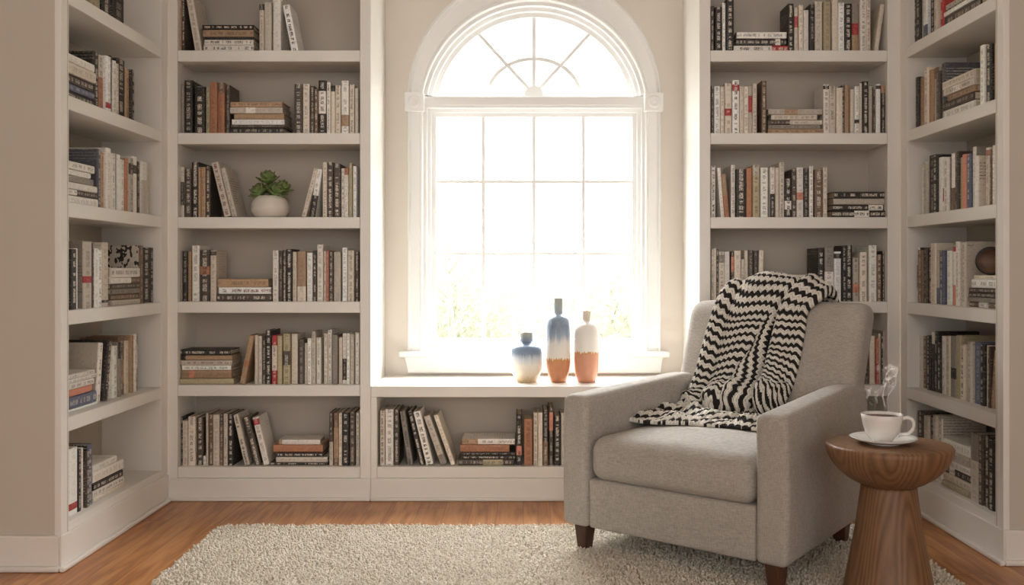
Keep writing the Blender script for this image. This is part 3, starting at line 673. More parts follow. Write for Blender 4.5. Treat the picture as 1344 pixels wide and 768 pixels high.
side_row('r', 4, 1130, 410, g, '330 344 140 K;346 357 140 K;359 379 150 L;381 399 150 B;401 419 145 D;421 439 150 K;441 459 125 L/0-80K;462 480 120 K/cK;482 500 190 K/t;503 524 150 W;526 540 150 L;541 564 150 C;566 597 150 G/30-48K;599 626 145 E;629 655 205 C/t;672 700 185 L/cL;705 745 190 U;752 774 205 K/t;776 800 210 C;802 814 215 D;L 808 828 836 849 240 T', 0.05)
s4 = 284 / 708
side_row('r', 5, 1060, 460, s4, '360 377 200 D;379 395 215 L;397 411 215 D;413 424 212 L;425 437 222 W/cL;S 440 530 470 296 W;S 440 530 470 330 L;S 442 530 470 360 W;S 440 530 470 385 K/20-40W;S 440 530 470 410 C;S 440 530 470 437 E;533 559 272 G/0-60L;561 574 280 D;576 592 280 K;593 612 292 K/t')
import sys; print('BOOKS', len(BOOKS), file=sys.stderr)

def build_book(s, i):
    o = s['o']; base, cname = COL[o['c']]; j = 1 + random.uniform(-0.07, 0.07)
    base = tuple(min(250, q * j) for q in base)
    inkd = lambda k: (226, 216, 200) if k in DARK else ((70, 60, 54) if random.random() < 0.8 else (120, 60, 46))
    ink = inkd(o['c'])
    bands = [(b0, b1, COL[k][0], inkd(k)) for b0, b1, k in o['bands']]
    dens = o['dens'] if o['dens'] is not None else random.choice((0.35, 0.55, 0.7, 0.8) if o['c'] in DARK else (0.12, 0.3, 0.45, 0.6))
    w, h, d = s['w'], s['h'], o['d']
    cm, t, k = cov('cover', w, h, d, base, ink, bands, random.random() * 50, dens, COL[o['cover']][0] if o['cover'] else None, o['ck'], 0.6 if o['cover'] else 0.25)
    pt = min(0.003, h * 0.02)
    bm = bm_box(-w / 2 + t + 0.0001, w / 2 - t - 0.0001, k + t + 0.0005, d - 0.003, pt, h - pt)
    pm = bpy.data.meshes.new('pages'); bm.to_mesh(pm); bm.free(); pm.materials.append(M['pages'])
    return cm, pm
rank = sorted(range(len(BOOKS)), key=lambda i: -BOOKS[i]['area']); keep = set(rank[:300]) if len(BOOKS) > 330 else set(rank)
SPEC_H = {}
mass_bm = bmesh.new(); mass_layers = None
rest = []
for i, s in enumerate(BOOKS):
    cm, pm = build_book(s, i)
    if i not in keep: rest.append((s, cm, pm)); continue
    e = bpy.data.objects.new('book', None); C.objects.link(e); e.matrix_world = s['m']; e.empty_display_size = 0.02
    for nm, me in (('cover', cm), ('pages', pm)):
        q = bpy.data.objects.new(nm, me); C.objects.link(q); q.parent = e
    o = s['o']; cname = COL[o['c']][1]; wmm = s['w']
    size = 'slim' if wmm < 0.017 else 'thick' if wmm > 0.03 else ('tall' if s['h'] > 0.23 else 'short' if s['h'] < 0.17 else 'medium')
    feat = ''
    for b0, b1, k in o['bands'][:1]:
        feat = ' with ' + COL[k][1].split()[-1] + (' foot' if b0 == 0 else ' top' if b1 >= 0.97 else ' band' if b1 - b0 < 0.35 else ' panel')
    if not feat and o['dens'] and o['dens'] > 0.9: feat = ' with bold lettering'
    if o['ck'] == 1.0: feat = ' with patterned cover'
    where = '%s shelf of %s' % (ROWN[s['row']], UNIT[s['unit']]) if s['unit'] != 'B' else 'shelf of window bench'
    if s['kind'] == 'stack': lab = '%s book%s, %s, %s' % (cname, feat, 'topmost of its stack' if s['order'] == 1 else ORD[s['order']] + ' from top of stack', where)
    else:
        lab = '%s book%s, %s %s from left, %s' % (cname, feat, ORD[s['order']], {'upright': 'upright', 'leaning': 'leaning'}[s['kind']], where)
        if s['kind'] == 'leaning': lab = 'leaning %s book%s, %s from left among uprights, %s' % (cname, feat, ORD[s['order']], where)
    if len(lab.split()) > 16: lab = lab.replace(feat, '')
    if len(lab.split()) < 16: lab = size + ' ' + lab
    tag(e, lab, 'book', 'books on the ' + where)
if rest:
    vs, fs, cols, inks, dims, uvs, mi = [], [], [], [], [], [], []
    for s, cm, pm in rest:
        for me, q in ((cm, 0), (pm, 1)):
            b0 = len(vs); vs += [tuple(s['m'] @ v.co) for v in me.vertices]
            for pl in me.polygons:
                fs.append([b0 + k for k in pl.vertices]); mi.append(q)
                if q == 0:
                    cols.append(tuple(me.attributes['paper'].data[pl.index].color)); inks.append(tuple(me.attributes['ink'].data[pl.index].color)); dims.append(tuple(me.attributes['dim'].data[pl.index].color))
                    uvs += [tuple(me.uv_layers[0].data[l].uv) for l in pl.loop_indices]
                else:
                    cols.append((1, 1, 1, 1)); inks.append((0, 0, 0, 0)); dims.append((0, 0, 3, 1)); uvs += [(0, 0)] * len(pl.vertices)
    me = bpy.data.meshes.new('books'); me.from_pydata(vs, [], fs); me.update()
    for nm, dat in (('paper', cols), ('ink', inks), ('dim', dims)):
        at = me.attributes.new(nm, 'FLOAT_COLOR', 'FACE'); at.data.foreach_set('color', [k for q in dat for k in q])
    uv = me.uv_layers.new(name='UVMap'); uv.data.foreach_set('uv', [k for q in uvs for k in q])
    me.materials.append(M['cover']); me.materials.append(M['pages']); me.polygons.foreach_set('material_index', mi)
    ob = bpy.data.objects.new('books', me); C.objects.link(ob)
    tag(ob, 'thinnest and smallest books filling the gaps along all the bookcase shelves', 'books', None, 'stuff')

# small round dish propped on a stack in the right side bookcase
dy = 3.47; dx = 1.637
dz = 0.9462
t = empty('round_dish', (dx, dy, dz)); tag(t, 'small round dark wooden dish standing on edge on a stack, right side bookcase', 'dish')
prof = [(0.0, 0.004), (0.026, 0.003), (0.034, 0.0), (0.040, -0.004), (0.046, -0.006), (0.05, -0.002), (0.05, 0.006), (0.046, 0.014), (0.03, 0.018), (0.0, 0.019)]
rotd = Matrix.Rotation(math.radians(-32), 4, 'Z') @ Matrix.Rotation(PI / 2, 4, 'X')
o1 = lathe('dish_body', prof[3:], M['dish'], t, 40); o1.matrix_local = Matrix.Translation((0, 0, 0.05)) @ rotd @ Matrix.Scale(-1, 4, (0, 0, 1))
o2 = lathe('dish_centre', [(0.0, 0.003), (0.026, 0.002), (0.034, -0.001), (0.041, -0.004)], M['dish_in'], t, 40); o2.matrix_local = Matrix.Translation((0, 0, 0.05)) @ rotd @ Matrix.Scale(-1, 4, (0, 0, 1))

# ------------------------------------------------------------------ succulent
zf = SZ[3]; Yp_ = D + 0.085; cx = X(354.7, Yp_); k = Yp_ / F
t = empty('potted_succulent', (cx, Yp_, zf)); tag(t, 'green succulent in a round white bowl on the third shelf beside leaning books', 'potted plant')
hb = 28.5 * k
lathe('bowl', [(0.0, 0.001), (17.5 * k, 0.001), (21 * k, 0.1 * hb), (24.3 * k, 0.3 * hb), (24.8 * k, 0.45 * hb), (24.0 * k, 0.62 * hb), (21 * k, 0.83 * hb), (18 * k, hb), (17 * k, hb + 0.001), (16.3 * k, hb), (19 * k, 0.8 * hb), (19 * k, 0.6 * hb), (0, 0.6 * hb)], M['pot'], t, 56)
lathe('soil', [(0, 0.93 * hb), (10 * k, 0.94 * hb), (17 * k, 0.9 * hb), (17.5 * k, 0.86 * hb), (0, 0.82 * hb)], M['soil'], t, 32)
def leaf(o, d, up, L, W, T, V, Fc, tips):
    d = d.normalized(); s = d.cross(up).normalized(); n = s.cross(d).normalized(); b0 = len(V); m, q = 9, 8
    for i in range(m):
        u = i / (m - 1); w = W * (0.35 + 0.65 * math.sin(PI * min(1, u * 0.62 + 0.13)) ** 1.2) * (1 - max(0, (u - 0.62) / 0.38) ** 2.2) + 0.0003; th = T * (1 - u * 0.75) + 0.0003
        c = o + d * L * u + n * (0.28 * L * u * u)
        for j in range(q):
            an = 2 * PI * j / q; V.append(c + s * w * math.cos(an) + n * th * math.sin(an) * (0.6 if math.sin(an) > 0 else 1.0)); tips.append(max(0, (u - 0.7) / 0.3) ** 2)
    for i in range(m - 1):
        for j in range(q): Fc.append((b0 + i * q + j, b0 + i * q + (j + 1) % q, b0 + (i + 1) * q + (j + 1) % q, b0 + (i + 1) * q + j))
    Fc.append(tuple(range(b0, b0 + q))[::-1]); Fc.append(tuple(range(b0 + (m - 1) * q, b0 + m * q)))
for (ox_, oy_, hz_, sc_, tilt) in ((-10.5, -4, 9, 1.12, -0.55), (9.5, -5, 8, 1.15, 0.40), (0.0, 0, 25, 1.12, -0.05), (-2, 7, 12, 1.0, 0.0), (13, 3, 16, 0.95, 0.5)):
    V, Fc, tips = [], [], []
    base = Vector((ox_ * k * 0.7, oy_ * k, 0.92 * hb)); axis = Vector((math.sin(tilt), -0.22, math.cos(tilt))).normalized()
    top = base + axis * hz_ * k
    xa = axis.cross(Vector((0, 1, 0))).normalized(); ya = axis.cross(xa)
    b0 = 0
    for i in range(2):
        for j in range(8): V.append((base if i == 0 else top) + (xa * math.cos(j * PI / 4) + ya * math.sin(j * PI / 4)) * 1.6 * k); tips.append(0.6)
    for j in range(8): Fc.append((j, (j + 1) % 8, 8 + (j + 1) % 8, 8 + j))
    for lay, (nn, el, LL) in enumerate(((6, 0.15, 15), (5, 0.6, 13.5), (4, 1.0, 10.5), (3, 1.3, 7))):
        for j in range(nn):
            an = 2 * PI * (j + 0.5 * lay) / nn + 0.4 * lay + ox_
            dr = (xa * math.cos(an) + ya * math.sin(an)) * math.cos(el) + axis * math.sin(el)
            leaf(top - axis * (2.2 - lay * 0.9) * k * 1.5, dr, axis, LL * k * sc_ * random.uniform(0.9, 1.1), 5.6 * k * sc_, 2.7 * k * sc_, V, Fc, tips)
    ob = mesh('leaves', V, Fc, M['leaf'], t, True)
    at = ob.data.attributes.new('tip', 'FLOAT', 'POINT'); at.data.foreach_set('value', tips)

# ------------------------------------------------------------------ vases on the bench
Yv = 4.305; kv = 140 / 827 * Yv / F
def vase(name, cx827, top, prof, mat, label, inner):
    cxw = X(660 + cx827 * 140 / 827, Yv); t = empty(name, (cxw, Yv, zb + 0.0002)); tag(t, label, 'vase', 'vases on the window bench')
    pts = [(r * kv, (715 - y) * kv) for r, y in prof]
    n = len(pts); fine = []
    for i in range(n - 1):
        p0 = pts[max(i - 1, 0)]; p1 = pts[i]; p2 = pts[i + 1]; p3 = pts[min(i + 2, n - 1)]
        for q in range(4):
            u = q / 4; fine.append(tuple(0.5 * (2 * p1[a] + (p2[a] - p0[a]) * u + (2 * p0[a] - 5 * p1[a] + 4 * p2[a] - p3[a]) * u * u + (3 * p1[a] - p0[a] - 3 * p2[a] + p3[a]) * u ** 3) for a in (0, 1)))
    fine.append(pts[-1]); rn = inner * kv; zt_ = fine[-1][1]
    neckz = (715 - top[1]) * kv
    body = [(0, 0.0005)] + [p_ for p_ in fine if p_[1] <= neckz + 1e-6]
    rj = body[-1][0]
    body += [(rj * 0.82, neckz), (rj * 0.82, neckz - 0.02), (0, neckz - 0.03)]
    lathe('body', body, mat[0], t, 56)
    lathe('neck', [(rj * 0.9, neckz - 0.001), (rj, neckz + 0.001), (rn, zt_ - 0.002), (rn * 0.97, zt_), (rn * 0.8, zt_), (rn * 0.78, zt_ - 0.01), (rj * 0.78, neckz - 0.012), (rj * 0.9, neckz - 0.001)], mat[1], t, 48)
blue, blue2, wht = srgb(122, 140, 162), srgb(156, 170, 186), srgb(236, 228, 216)
v1 = vase_mat('blue_white_drip_glaze', 0.175, [(0.02, srgb(205, 180, 140)), (0.2, srgb(228, 212, 186)), (0.42, wht), (0.6, srgb(200, 206, 212)), (0.72, blue), (1.0, srgb(120, 140, 165))], 0.42)
v1n = vase_mat('grey_green_glaze', 0.22, [(0.85, srgb(140, 154, 170)), (0.93, srgb(172, 174, 164))], 0.1)
v2 = vase_mat('blue_white_terracotta_glaze', 0.305, [(0.40, wht), (0.56, srgb(226, 222, 216)), (0.66, srgb(150, 164, 182)), (0.78, srgb(124, 140, 160)), (1.0, blue2)], 0.34, (0.315, srgb(190, 122, 84), srgb(208, 148, 108)))
v2n = vase_mat('grey_glaze', 0.36, [(0.8, srgb(160, 172, 182)), (0.95, srgb(164, 168, 164))], 0.15)
v3 = vase_mat('white_terracotta_glaze', 0.25, [(0.3, srgb(236, 230, 220)), (0.9, srgb(232, 226, 218))], 0.05, (0.505, srgb(202, 140, 110), srgb(214, 156, 128)))
v3n = vase_mat('cream_glaze', 0.3, [(0.3, srgb(226, 214, 198)), (0.9, srgb(222, 208, 190))], 0.05)
vase('vase', 184, (0, 402), [(75, 715), (90, 690), (110, 650), (119, 615), (120, 540), (118, 480), (106, 447), (80, 426), (52, 412), (48, 402), (48, 332)], (v1, v1n), 'short round blue and white vase, lowest of the three on the bench', 49)
vase('vase', 430, (0, 185), [(60, 715), (76, 670), (90, 600), (95, 530), (93, 420), (92, 300), (88, 255), (74, 220), (44, 195), (35, 185), (34, 68)], (v2, v2n), 'tallest vase, blue top dripping over white with a terracotta base', 35)
vase('vase', 647, (0, 238), [(68, 715), (82, 680), (93, 600), (97, 480), (94, 360), (90, 310), (74, 275), (45, 252), (34, 238), (33, 165)], (v3, v3n), 'white and terracotta vase with jagged gold line beside the armchair arm', 33)

# ------------------------------------------------------------------ armchair
ORG = Vector((0.4447, 3.114, 0)); ROT = math.atan2(-0.644, 0.765)
chair = empty('armchair', ORG, ROT); tag(chair, 'grey linen armchair with dark wooden legs and a knitted throw over its back', 'armchair')
W = 0.82
TZ = 0.021                                                # top of the rug pile under the legs
def taper(x, y): return x * (1 - 0.12 * y / 0.7) - 0.012 * y / 0.7
def chair_part(name, v, f, mat, fn=None, parent=None):
    out = []
    for q in v:
        q = Vector(q)
        if fn: q = Vector(fn(q))
        out.append((taper(q.x, q.y), q.y, q.z))
    return mesh(name, out, f, mat, parent or chair, True)
ZB, AW = 0.10, 0.105
for s in (-1, 1):
    v, f = rounded(AW, 0.80, 0.44, 0.022, 10)
    def fn(q, s=s):
        y = q.y + 0.40; u = (q.z + 0.22) / 0.44; top = 0.536 + 0.03 * min(1, y / 0.6) - 0.012 * max(0, (y - 0.62) / 0.18)
        z = ZB + (top - ZB) * u + (0.006 * (1 - (2 * q.x / AW) ** 2) if u > 0.97 else 0)
        return (s * (W / 2 - AW / 2) + q.x + s * 0.004 * math.sin(PI * u), y, z)
    chair_part('arm', v, f, M['linen'], fn)
v, f = rounded(W - 2 * AW + 0.004, 0.70, 0.165, 0.012, 8)
chair_part('seat_base', v, f, M['linen'], lambda q: (q.x, q.y + 0.36, q.z + 0.1825 + 0.0005))
# back
BH, BT, BWd = 0.745, 0.165, 0.79
def back_y(z): return 0.60 + max(0.0, (z - 0.40)) * 0.385         # front face of the back
v, f = rounded(BWd, BT, BH, 0.052, 14)
def fnb(q):
    z = q.z + BH / 2 + ZB + 0.003
    flare = 1.0 + 0.045 * max(0, (z - 0.5)) / 0.35
    y = back_y(z) + (q.y + BT / 2) * (1 - 0.12 * max(0, z - 0.45) / 0.4)
    bul = 0.016 * max(0, 1 - (2 * q.x / BWd) ** 2) * math.sin(PI * min(1, max(0, (z - 0.38) / 0.5)))
    y -= bul if q.y < 0 else -0.01
    z -= 0.008 * (2 * q.x / BWd) ** 2 * (1 if z > 0.7 else 0)
    return (q.x * flare + 0.0, y, z)
chair_part('backrest', v, f, M['linen'], fnb)
# seat cushion
SW = W - 2 * AW - 0.006
v, f = rounded(SW, 0.62, 0.142, 0.046, 18)
def fns(q):
    x, y = 2 * q.x / SW, (q.y + 0.31) / 0.62
    c = max(0, 1 - x * x) ** 0.6 * max(0, 4 * y * (1 - y)) ** 0.5
    z = q.z + 0.332 + (0.026 * c if q.z > 0 else 0)
    if q.z > 0: z += 0.0025 * math.sin(x * 19 + 1.5 * math.sin(y * 5)) * math.exp(-((y - 0.10) / 0.16) ** 2) * (1 - abs(x)) * 1.4
    yy = q.y + 0.312 - 0.016 * max(0, 1 - x * x) * (1 - (2 * q.z / 0.142) ** 2) * (1 if q.y < 0 else 0)
    return (q.x, yy, z)
cush = chair_part('seat_cushion', v, f, M['linen'], fns)
# piping along the cushion's top front edge
pp = []
for i in range(41):
    x = -SW / 2 + 0.012 + (SW - 0.024) * i / 40; xx = 2 * x / SW
    pp.append((taper(x, 0.012), 0.0125 + 0.016 * abs(xx) ** 8 - 0.0025, 0.3925 - 0.010 * abs(xx) ** 10))
tube('piping', pp, 0.0022, M['linen'], cush, 6)
for (lx, ly) in ((-0.355, 0.055), (0.355, 0.055), (-0.335, 0.70), (0.335, 0.70)):
    x = taper(lx, ly); bm = bmesh.new(); a0, a1 = 0.027, 0.019
    vs = [bm.verts.new((x + sx * a, ly + sy * a, z)) for a, z in ((a1, TZ - 0.006), (a0, ZB + 0.002)) for sx, sy in ((-1, -1), (1, -1), (1, 1), (-1, 1))]
    bm.faces.new(vs[:4][::-1]); bm.faces.new(vs[4:])
    for i in range(4): bm.faces.new((vs[i], vs[(i + 1) % 4], vs[4 + (i + 1) % 4], vs[4 + i]))
    bmesh.ops.bevel(bm, geom=bm.edges[:], offset=0.003, segments=2, affect='EDGES')
    from_bm('leg', bm, M['leg_wood'], chair)

# ------------------------------------------------------------------ knitted throw
Rz = Matrix.Rotation(ROT, 3, 'Z'); Rzi = Rz.inverted()
def to_local(w): return Rzi @ (Vector(w) - ORG)
def to_world(l): return Rz @ Vector(l) + ORG
def hit_local(px, py, p0, n):
    o = to_local(EYE); d = Rzi @ ray(px, py); t_ = (Vector(p0) - o).dot(Vector(n)) / d.dot(Vector(n)); return o + d * t_
bn = Vector((0, -1, 0.385)).normalized()                  # normal of the backrest's front
bp0 = Vector((0, back_y(0.6) - 0.016, 0.6))
seat0 = Vector((0, 0.3, 0.430))
def row_back(py, xs): return [hit_local(x, py + dy_, bp0, bn) for x, dy_ in xs]
NCOL = 8
def lin(l, r): return [(l + (r - l) * i / (NCOL - 1), 0) for i in range(NCOL)]
rows = []
r395 = row_back(400, lin(941, 1064)); 
def crest(dy_, zz, hump):
    out = []
    for i, q in enumerate(r395):
        u = i / (NCOL - 1); hz = math.sin(PI * min(1, max(0, 0.08 + u * 0.84))) ** 0.8
        out.append(Vector((q.x + 0.03 * u, dy_ + 0.0 * u, zz + hump * hz)))
    return out
rows.append((-0.26, crest(0.955, 0.62, 0.0)))
rows.append((-0.14, crest(0.955, 0.74, 0.0)))
rows.append((-0.05, crest(0.92, 0.835, 0.030)))
rows.append((0.0, crest(0.86, 0.852, 0.055)))
rows.append((0.05, crest(0.80, 0.845, 0.040)))
rows.append((0.11, row_back(409, lin(938, 1062))))
rows.append((0.17, row_back(430, lin(931, 1058))))
rows.append((0.27, row_back(470, lin(920, 1051))))
rows.append((0.37, row_back(508, lin(908, 1041))))
def seat_row(pts): return [hit_local(x, y, seat0, (0, 0, 1)) for x, y in pts]
rows.append((0.45, [q + Vector((0, -0.012, 0.012)) for q in row_back(533, lin(897, 1034))]))
rows.append((0.50, seat_row([(878, 543), (899, 542.5), (920, 542), (942, 542), (964, 542), (986, 543), (1008, 544), (1030, 545)])))
rows.append((0.56, seat_row([(850, 547), (874, 548), (899, 549), (925, 550), (952, 551), (978, 552), (1002, 553), (1024, 554)])))
rows.append((0.63, seat_row([(819, 552), (846, 556), (873, 557.5), (900, 558), (930, 560.5), (958, 562.5), (984, 565), (1008, 566)])))
NS, NT_ = 420, 300
Sk = np.array([q[0] for q in rows]); grid = np.array([[list(p_) for p_ in q[1]] for q in rows])
def cr(tk, vals, tq):
    """Catmull-Rom through vals at knots tk"""
    m = np.gradient(vals, tk, axis=0); i = np.clip(np.searchsorted(tk, tq, side='right') - 1, 0, len(tk) - 2)
    hh = (tk[i + 1] - tk[i]); u = (tq - tk[i]) / hh; sh = (-1,) + (1,) * (vals.ndim - 1)
    u = u.reshape(sh); hh = hh.reshape(sh)
    return (2 * u**3 - 3 * u**2 + 1) * vals[i] + (u**3 - 2 * u**2 + u) * hh * m[i] + (-2 * u**3 + 3 * u**2) * vals[i + 1] + (u**3 - u**2) * hh * m[i + 1]
S = np.linspace(Sk[0], Sk[-1], NS); T = np.linspace(0, 1, NT_)
g1 = cr(Sk, grid, S); g2 = np.moveaxis(cr(np.linspace(0, 1, NCOL), np.moveaxis(g1, 1, 0), T), 0, 1)      # NS x NT x 3
def normals(g):
    a_ = np.gradient(g, axis=0); b_ = np.gradient(g, axis=1); n_ = np.cross(a_, b_); return n_ / (np.linalg.norm(n_, axis=2, keepdims=True) + 1e-12)
nn_ = normals(g2)
if nn_[NS // 2, NT_ // 2, 1] > 0: nn_ = -nn_
SS, TT = np.meshgrid(S, T, indexing='ij')
sm = lambda x, a_, b_: np.clip((x - a_) / (b_ - a_), 0, 1) ** 2 * (3 - 2 * np.clip((x - a_) / (b_ - a_), 0, 1))
tc = 0.73 - 0.03 * sm(SS, 0.05, 0.30)                     # crease between middle and right-hand fold
tb = np.interp(SS, [0.10, 0.165, 0.255, 0.31, 0.36, 0.46], [0.72, 0.58, 0.51, 0.43, 0.41, 0.40])                        # crease between left fold and middle
wav = 0.012 * np.exp(-((TT - 0.10) / 0.05) ** 2) - 0.012 * np.exp(-((TT - 0.19) / 0.035) ** 2) + 0.018 * np.exp(-((TT - 0.40) / 0.16) ** 2)
wav += -0.020 * np.exp(-((TT - tc + 0.015) / 0.028) ** 2) + 0.022 * np.exp(-((TT - tc - 0.07) / 0.07) ** 2)
wav += -0.012 * np.exp(-((TT - tb) / 0.03) ** 2) * sm(SS, 0.14, 0.24) + 0.010 * np.exp(-((TT - tb - 0.10) / 0.05) ** 2) * sm(SS, 0.14, 0.24)
wav *= 1.45; wav *= 0.55 + 0.45 * sm(SS, -0.02, 0.08)
seatw = sm(SS, 0.43, 0.50)
ruf = 0.014 * np.sin(TT * 23 + 5 * np.sin(SS * 21)) * np.exp(-((SS - 0.49) / 0.06) ** 2) + 0.010 * np.sin(SS * 95 + 3.0 * np.sin(TT * 9)) * seatw * (1 - sm(SS, 0.585, 0.63)) + 0.018 * np.exp(-((SS - 0.50) / 0.035) ** 2)
swirl = 0.014 * np.exp(-((TT - 0.30) / 0.13) ** 2 - ((SS - 0.42) / 0.035) ** 2)
disp = 0.014 + (wav + 0.02) * (1 - 0.75 * seatw) * sm(SS, -0.2, -0.03) + ruf + swirl
edge = np.minimum(sm(TT, 0, 0.035), 1 - sm(TT, 0.965, 1.0)); disp = 0.006 + (disp - 0.006) * (0.25 + 0.75 * edge)
disp = np.where(SS > 0.60, 0.006 + (disp - 0.006) * (1 - 0.8 * sm(SS, 0.60, 0.63)), disp)
# stripes: which way they run depends on the fold they lie in
wid = 0.36; per = 0.0272
chi1 = TT * wid; phi1 = (SS + 0.05 * (TT - 0.3) * -1 + 0.012 * np.sin(TT * 11 + SS * 9)) / per
cen = np.sqrt(((TT - 0.33) * 0.30) ** 2 + ((SS - 0.385)) ** 2 + 1e-6)
sw_w = np.exp(-((TT - 0.33) / 0.17) ** 2 - ((SS - 0.43) / 0.05) ** 2)
phi1 = phi1 * (1 - 0.0 * sw_w) + sw_w * 1.4 * np.cos((TT - 0.33) * 7)
phi2 = ((tc - TT) * wid * 1.2 + 0.007 * np.sin(SS * 22)) / 0.031 + 3.4; chi2 = SS
phi3 = (SS - 0.012 * np.sin(TT * 5) + np.maximum(0, SS - 0.24) * (tc + 0.28 - TT) * 3.4) / per + 0.4; chi3 = TT * wid
mid = (TT > tb) & (TT < tc + 0.02) & (SS > 0.10) & (SS < 0.50); right = TT >= tc + 0.02
phi = np.where(right, phi3, np.where(mid, phi2, phi1)); chi = np.where(mid, chi2, chi1)
onseat = SS > 0.47
phi = np.where(onseat, (SS * 1.1 + 0.34 * (TT - 0.5) * wid + 0.011 * np.sin(TT * 17 + 3)) / per, phi); chi = np.where(onseat, TT * wid, chi)
zz_ = np.abs(((chi / 0.0185) % 1.0) * 2 - 1)               # zigzag
ph = phi + 0.30 * zz_
fr = ph % 1.0
cream = np.where(fr < 0.54, 1.0, 0.0)
# stitches: little rounded plaits, two rows to each stripe
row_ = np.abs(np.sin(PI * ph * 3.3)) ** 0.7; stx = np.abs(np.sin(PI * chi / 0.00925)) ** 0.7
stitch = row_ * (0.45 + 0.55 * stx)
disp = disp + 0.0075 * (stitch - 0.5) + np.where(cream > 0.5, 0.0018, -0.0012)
gp = g2 + nn_ * disp[..., None]
# keep the cloth outside the seat cushion
fl_ = gp.reshape(-1, 3)
back = g2 - nn_ * 0.001
n1 = NS * NT_
idx = np.arange(n1).reshape(NS, NT_)
qd = np.stack([idx[:-1, :-1], idx[1:, :-1], idx[1:, 1:], idx[:-1, 1:]], -1).reshape(-1, 4)
# underside: coarser copy closes the sheet
bd = back.reshape(-1, 3)
allv = np.concatenate([fl_, bd]); rq = qd[:, ::-1] + n1
rim = list(idx[0, :]) + list(idx[1:, -1]) + list(idx[-1, -2::-1]) + list(idx[-2:0:-1, 0])
rimf = [(rim[i], rim[(i + 1) % len(rim)], rim[(i + 1) % len(rim)] + n1, rim[i] + n1) for i in range(len(rim))]
Rn = np.array(Rz); allw = allv @ Rn.T + np.array(ORG)
o_ = allw.mean(0); 
me = bpy.data.meshes.new('throw_blanket'); me.from_pydata((allw - o_).tolist(), [], np.concatenate([qd, rq, np.array(rimf)]).tolist()); me.update()
at = me.attributes.new('yarn', 'FLOAT_COLOR', 'POINT')
cl = np.zeros((n1 * 2, 4), np.float32); cl[:n1, 0] = cream.reshape(-1); cl[n1:, 0] = cream.reshape(-1); cl[:n1, 1] = np.clip(1 - stitch.reshape(-1) * 1.6, 0, 1) ** 1.5; cl[:, 3] = 1  # green channel holds the painted shade of the stitch gaps
at.data.foreach_set('color', cl.reshape(-1))
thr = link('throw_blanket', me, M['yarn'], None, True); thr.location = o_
tag(thr, 'chunky black and cream zigzag knitted throw draped over the grey armchair back', 'throw blanket')

# ------------------------------------------------------------------ side table, cup, saucer, steam
YT = 2.85; xt = X(1166.5, YT); zt = 0.466
t = empty('side_table', (xt, YT, 0)); tag(t, 'round brown wooden pedestal side table with bowl-shaped top beside the armchair', 'side table')
R = 0.1765
top = [(0, zt), (R - 0.010, zt), (R - 0.004, zt - 0.002), (R, zt - 0.008), (R - 0.003, zt - 0.02)]
top += [(0.1715, zt - 0.030), (0.1645, zt - 0.046), (0.1535, zt - 0.062), (0.138, zt - 0.079), (0.120, zt - 0.094), (0.100, zt - 0.107), (0.084, zt - 0.1145), (0.076, zt - 0.1175), (0, zt - 0.1178)]
lathe('table_top', top, M['table_wood'], t, 96)
zn = zt - 0.118
ped = [(0, zn), (0.074, zn), (0.077, zn - 0.006), (0.080, zn - 0.03), (0.092, zn - 0.12), (0.108, zn - 0.21), (0.125, zn - 0.30), (0.136, 0.024), (0.134, 0.015), (0.13, 0.012), (0, 0.012)]
lathe('pedestal', ped, M['table_wood'], t, 96)
kc = YT / F; xs_ = X(1159, YT); xc_ = X(1157, YT)
t = empty('saucer', (xs_, YT - 0.002, zt)); tag(t, 'white porcelain saucer on the wooden side table', 'saucer')
lathe('plate', [(0, 0.004), (0.034, 0.004), (0.040, 0.006), (0.06, 0.009), (0.080, 0.0145), (0.0925, 0.0195), (0.0936, 0.0185), (0.081, 0.012), (0.06, 0.0055), (0.045, 0.0025), (0.045, 0.0008), (0.04, 0.0004), (0, 0.0016)], M['porcelain'], t, 72)
lathe('foot_ring', [(0.040, 0.0004), (0.0455, 0.0004), (0.045, 0.0030), (0.040, 0.0030), (0.040, 0.0004)], M['porcelain'], t, 48)
t = empty('coffee_cup', (xc_, YT - 0.002, zt + 0.0065)); tag(t, 'white porcelain cup of steaming black coffee standing on the saucer', 'cup')
ch = 0.078
lathe('cup_body', [(0, 0.001), (0.027, 0.0), (0.029, 0.003), (0.034, 0.008), (0.044, 0.022), (0.051, 0.042), (0.0555, 0.063), (0.0578, ch), (0.0568, ch + 0.0008), (0.0555, ch - 0.0005), (0.053, 0.062), (0.048, 0.042), (0.041, 0.024), (0.03, 0.010), (0, 0.006)], M['porcelain'], t, 72)
lathe('coffee', [(0, ch - 0.008), (0.0542, ch - 0.008), (0.0535, ch - 0.013), (0, ch - 0.014)], M['coffee'], t, 56)
hp = []
for i in range(23):
    q = -0.62 * PI + 1.24 * PI * i / 22
    hp.append((0.066 + 0.0215 * math.cos(q) * 1.0, 0.0, 0.046 + 0.0235 * math.sin(q) + 0.004 * math.cos(q)))
hp = [(0.047, 0, 0.021)] + hp[1:-1] + [(0.052, 0, 0.066)]
hd = tube('handle', hp, [0.0042 + 0.0012 * abs(i / (len(hp) - 1) - 0.5) * 2 for i in range(len(hp))], M['porcelain'], t, 10)
hd.rotation_euler = (0, 0, math.radians(-12))
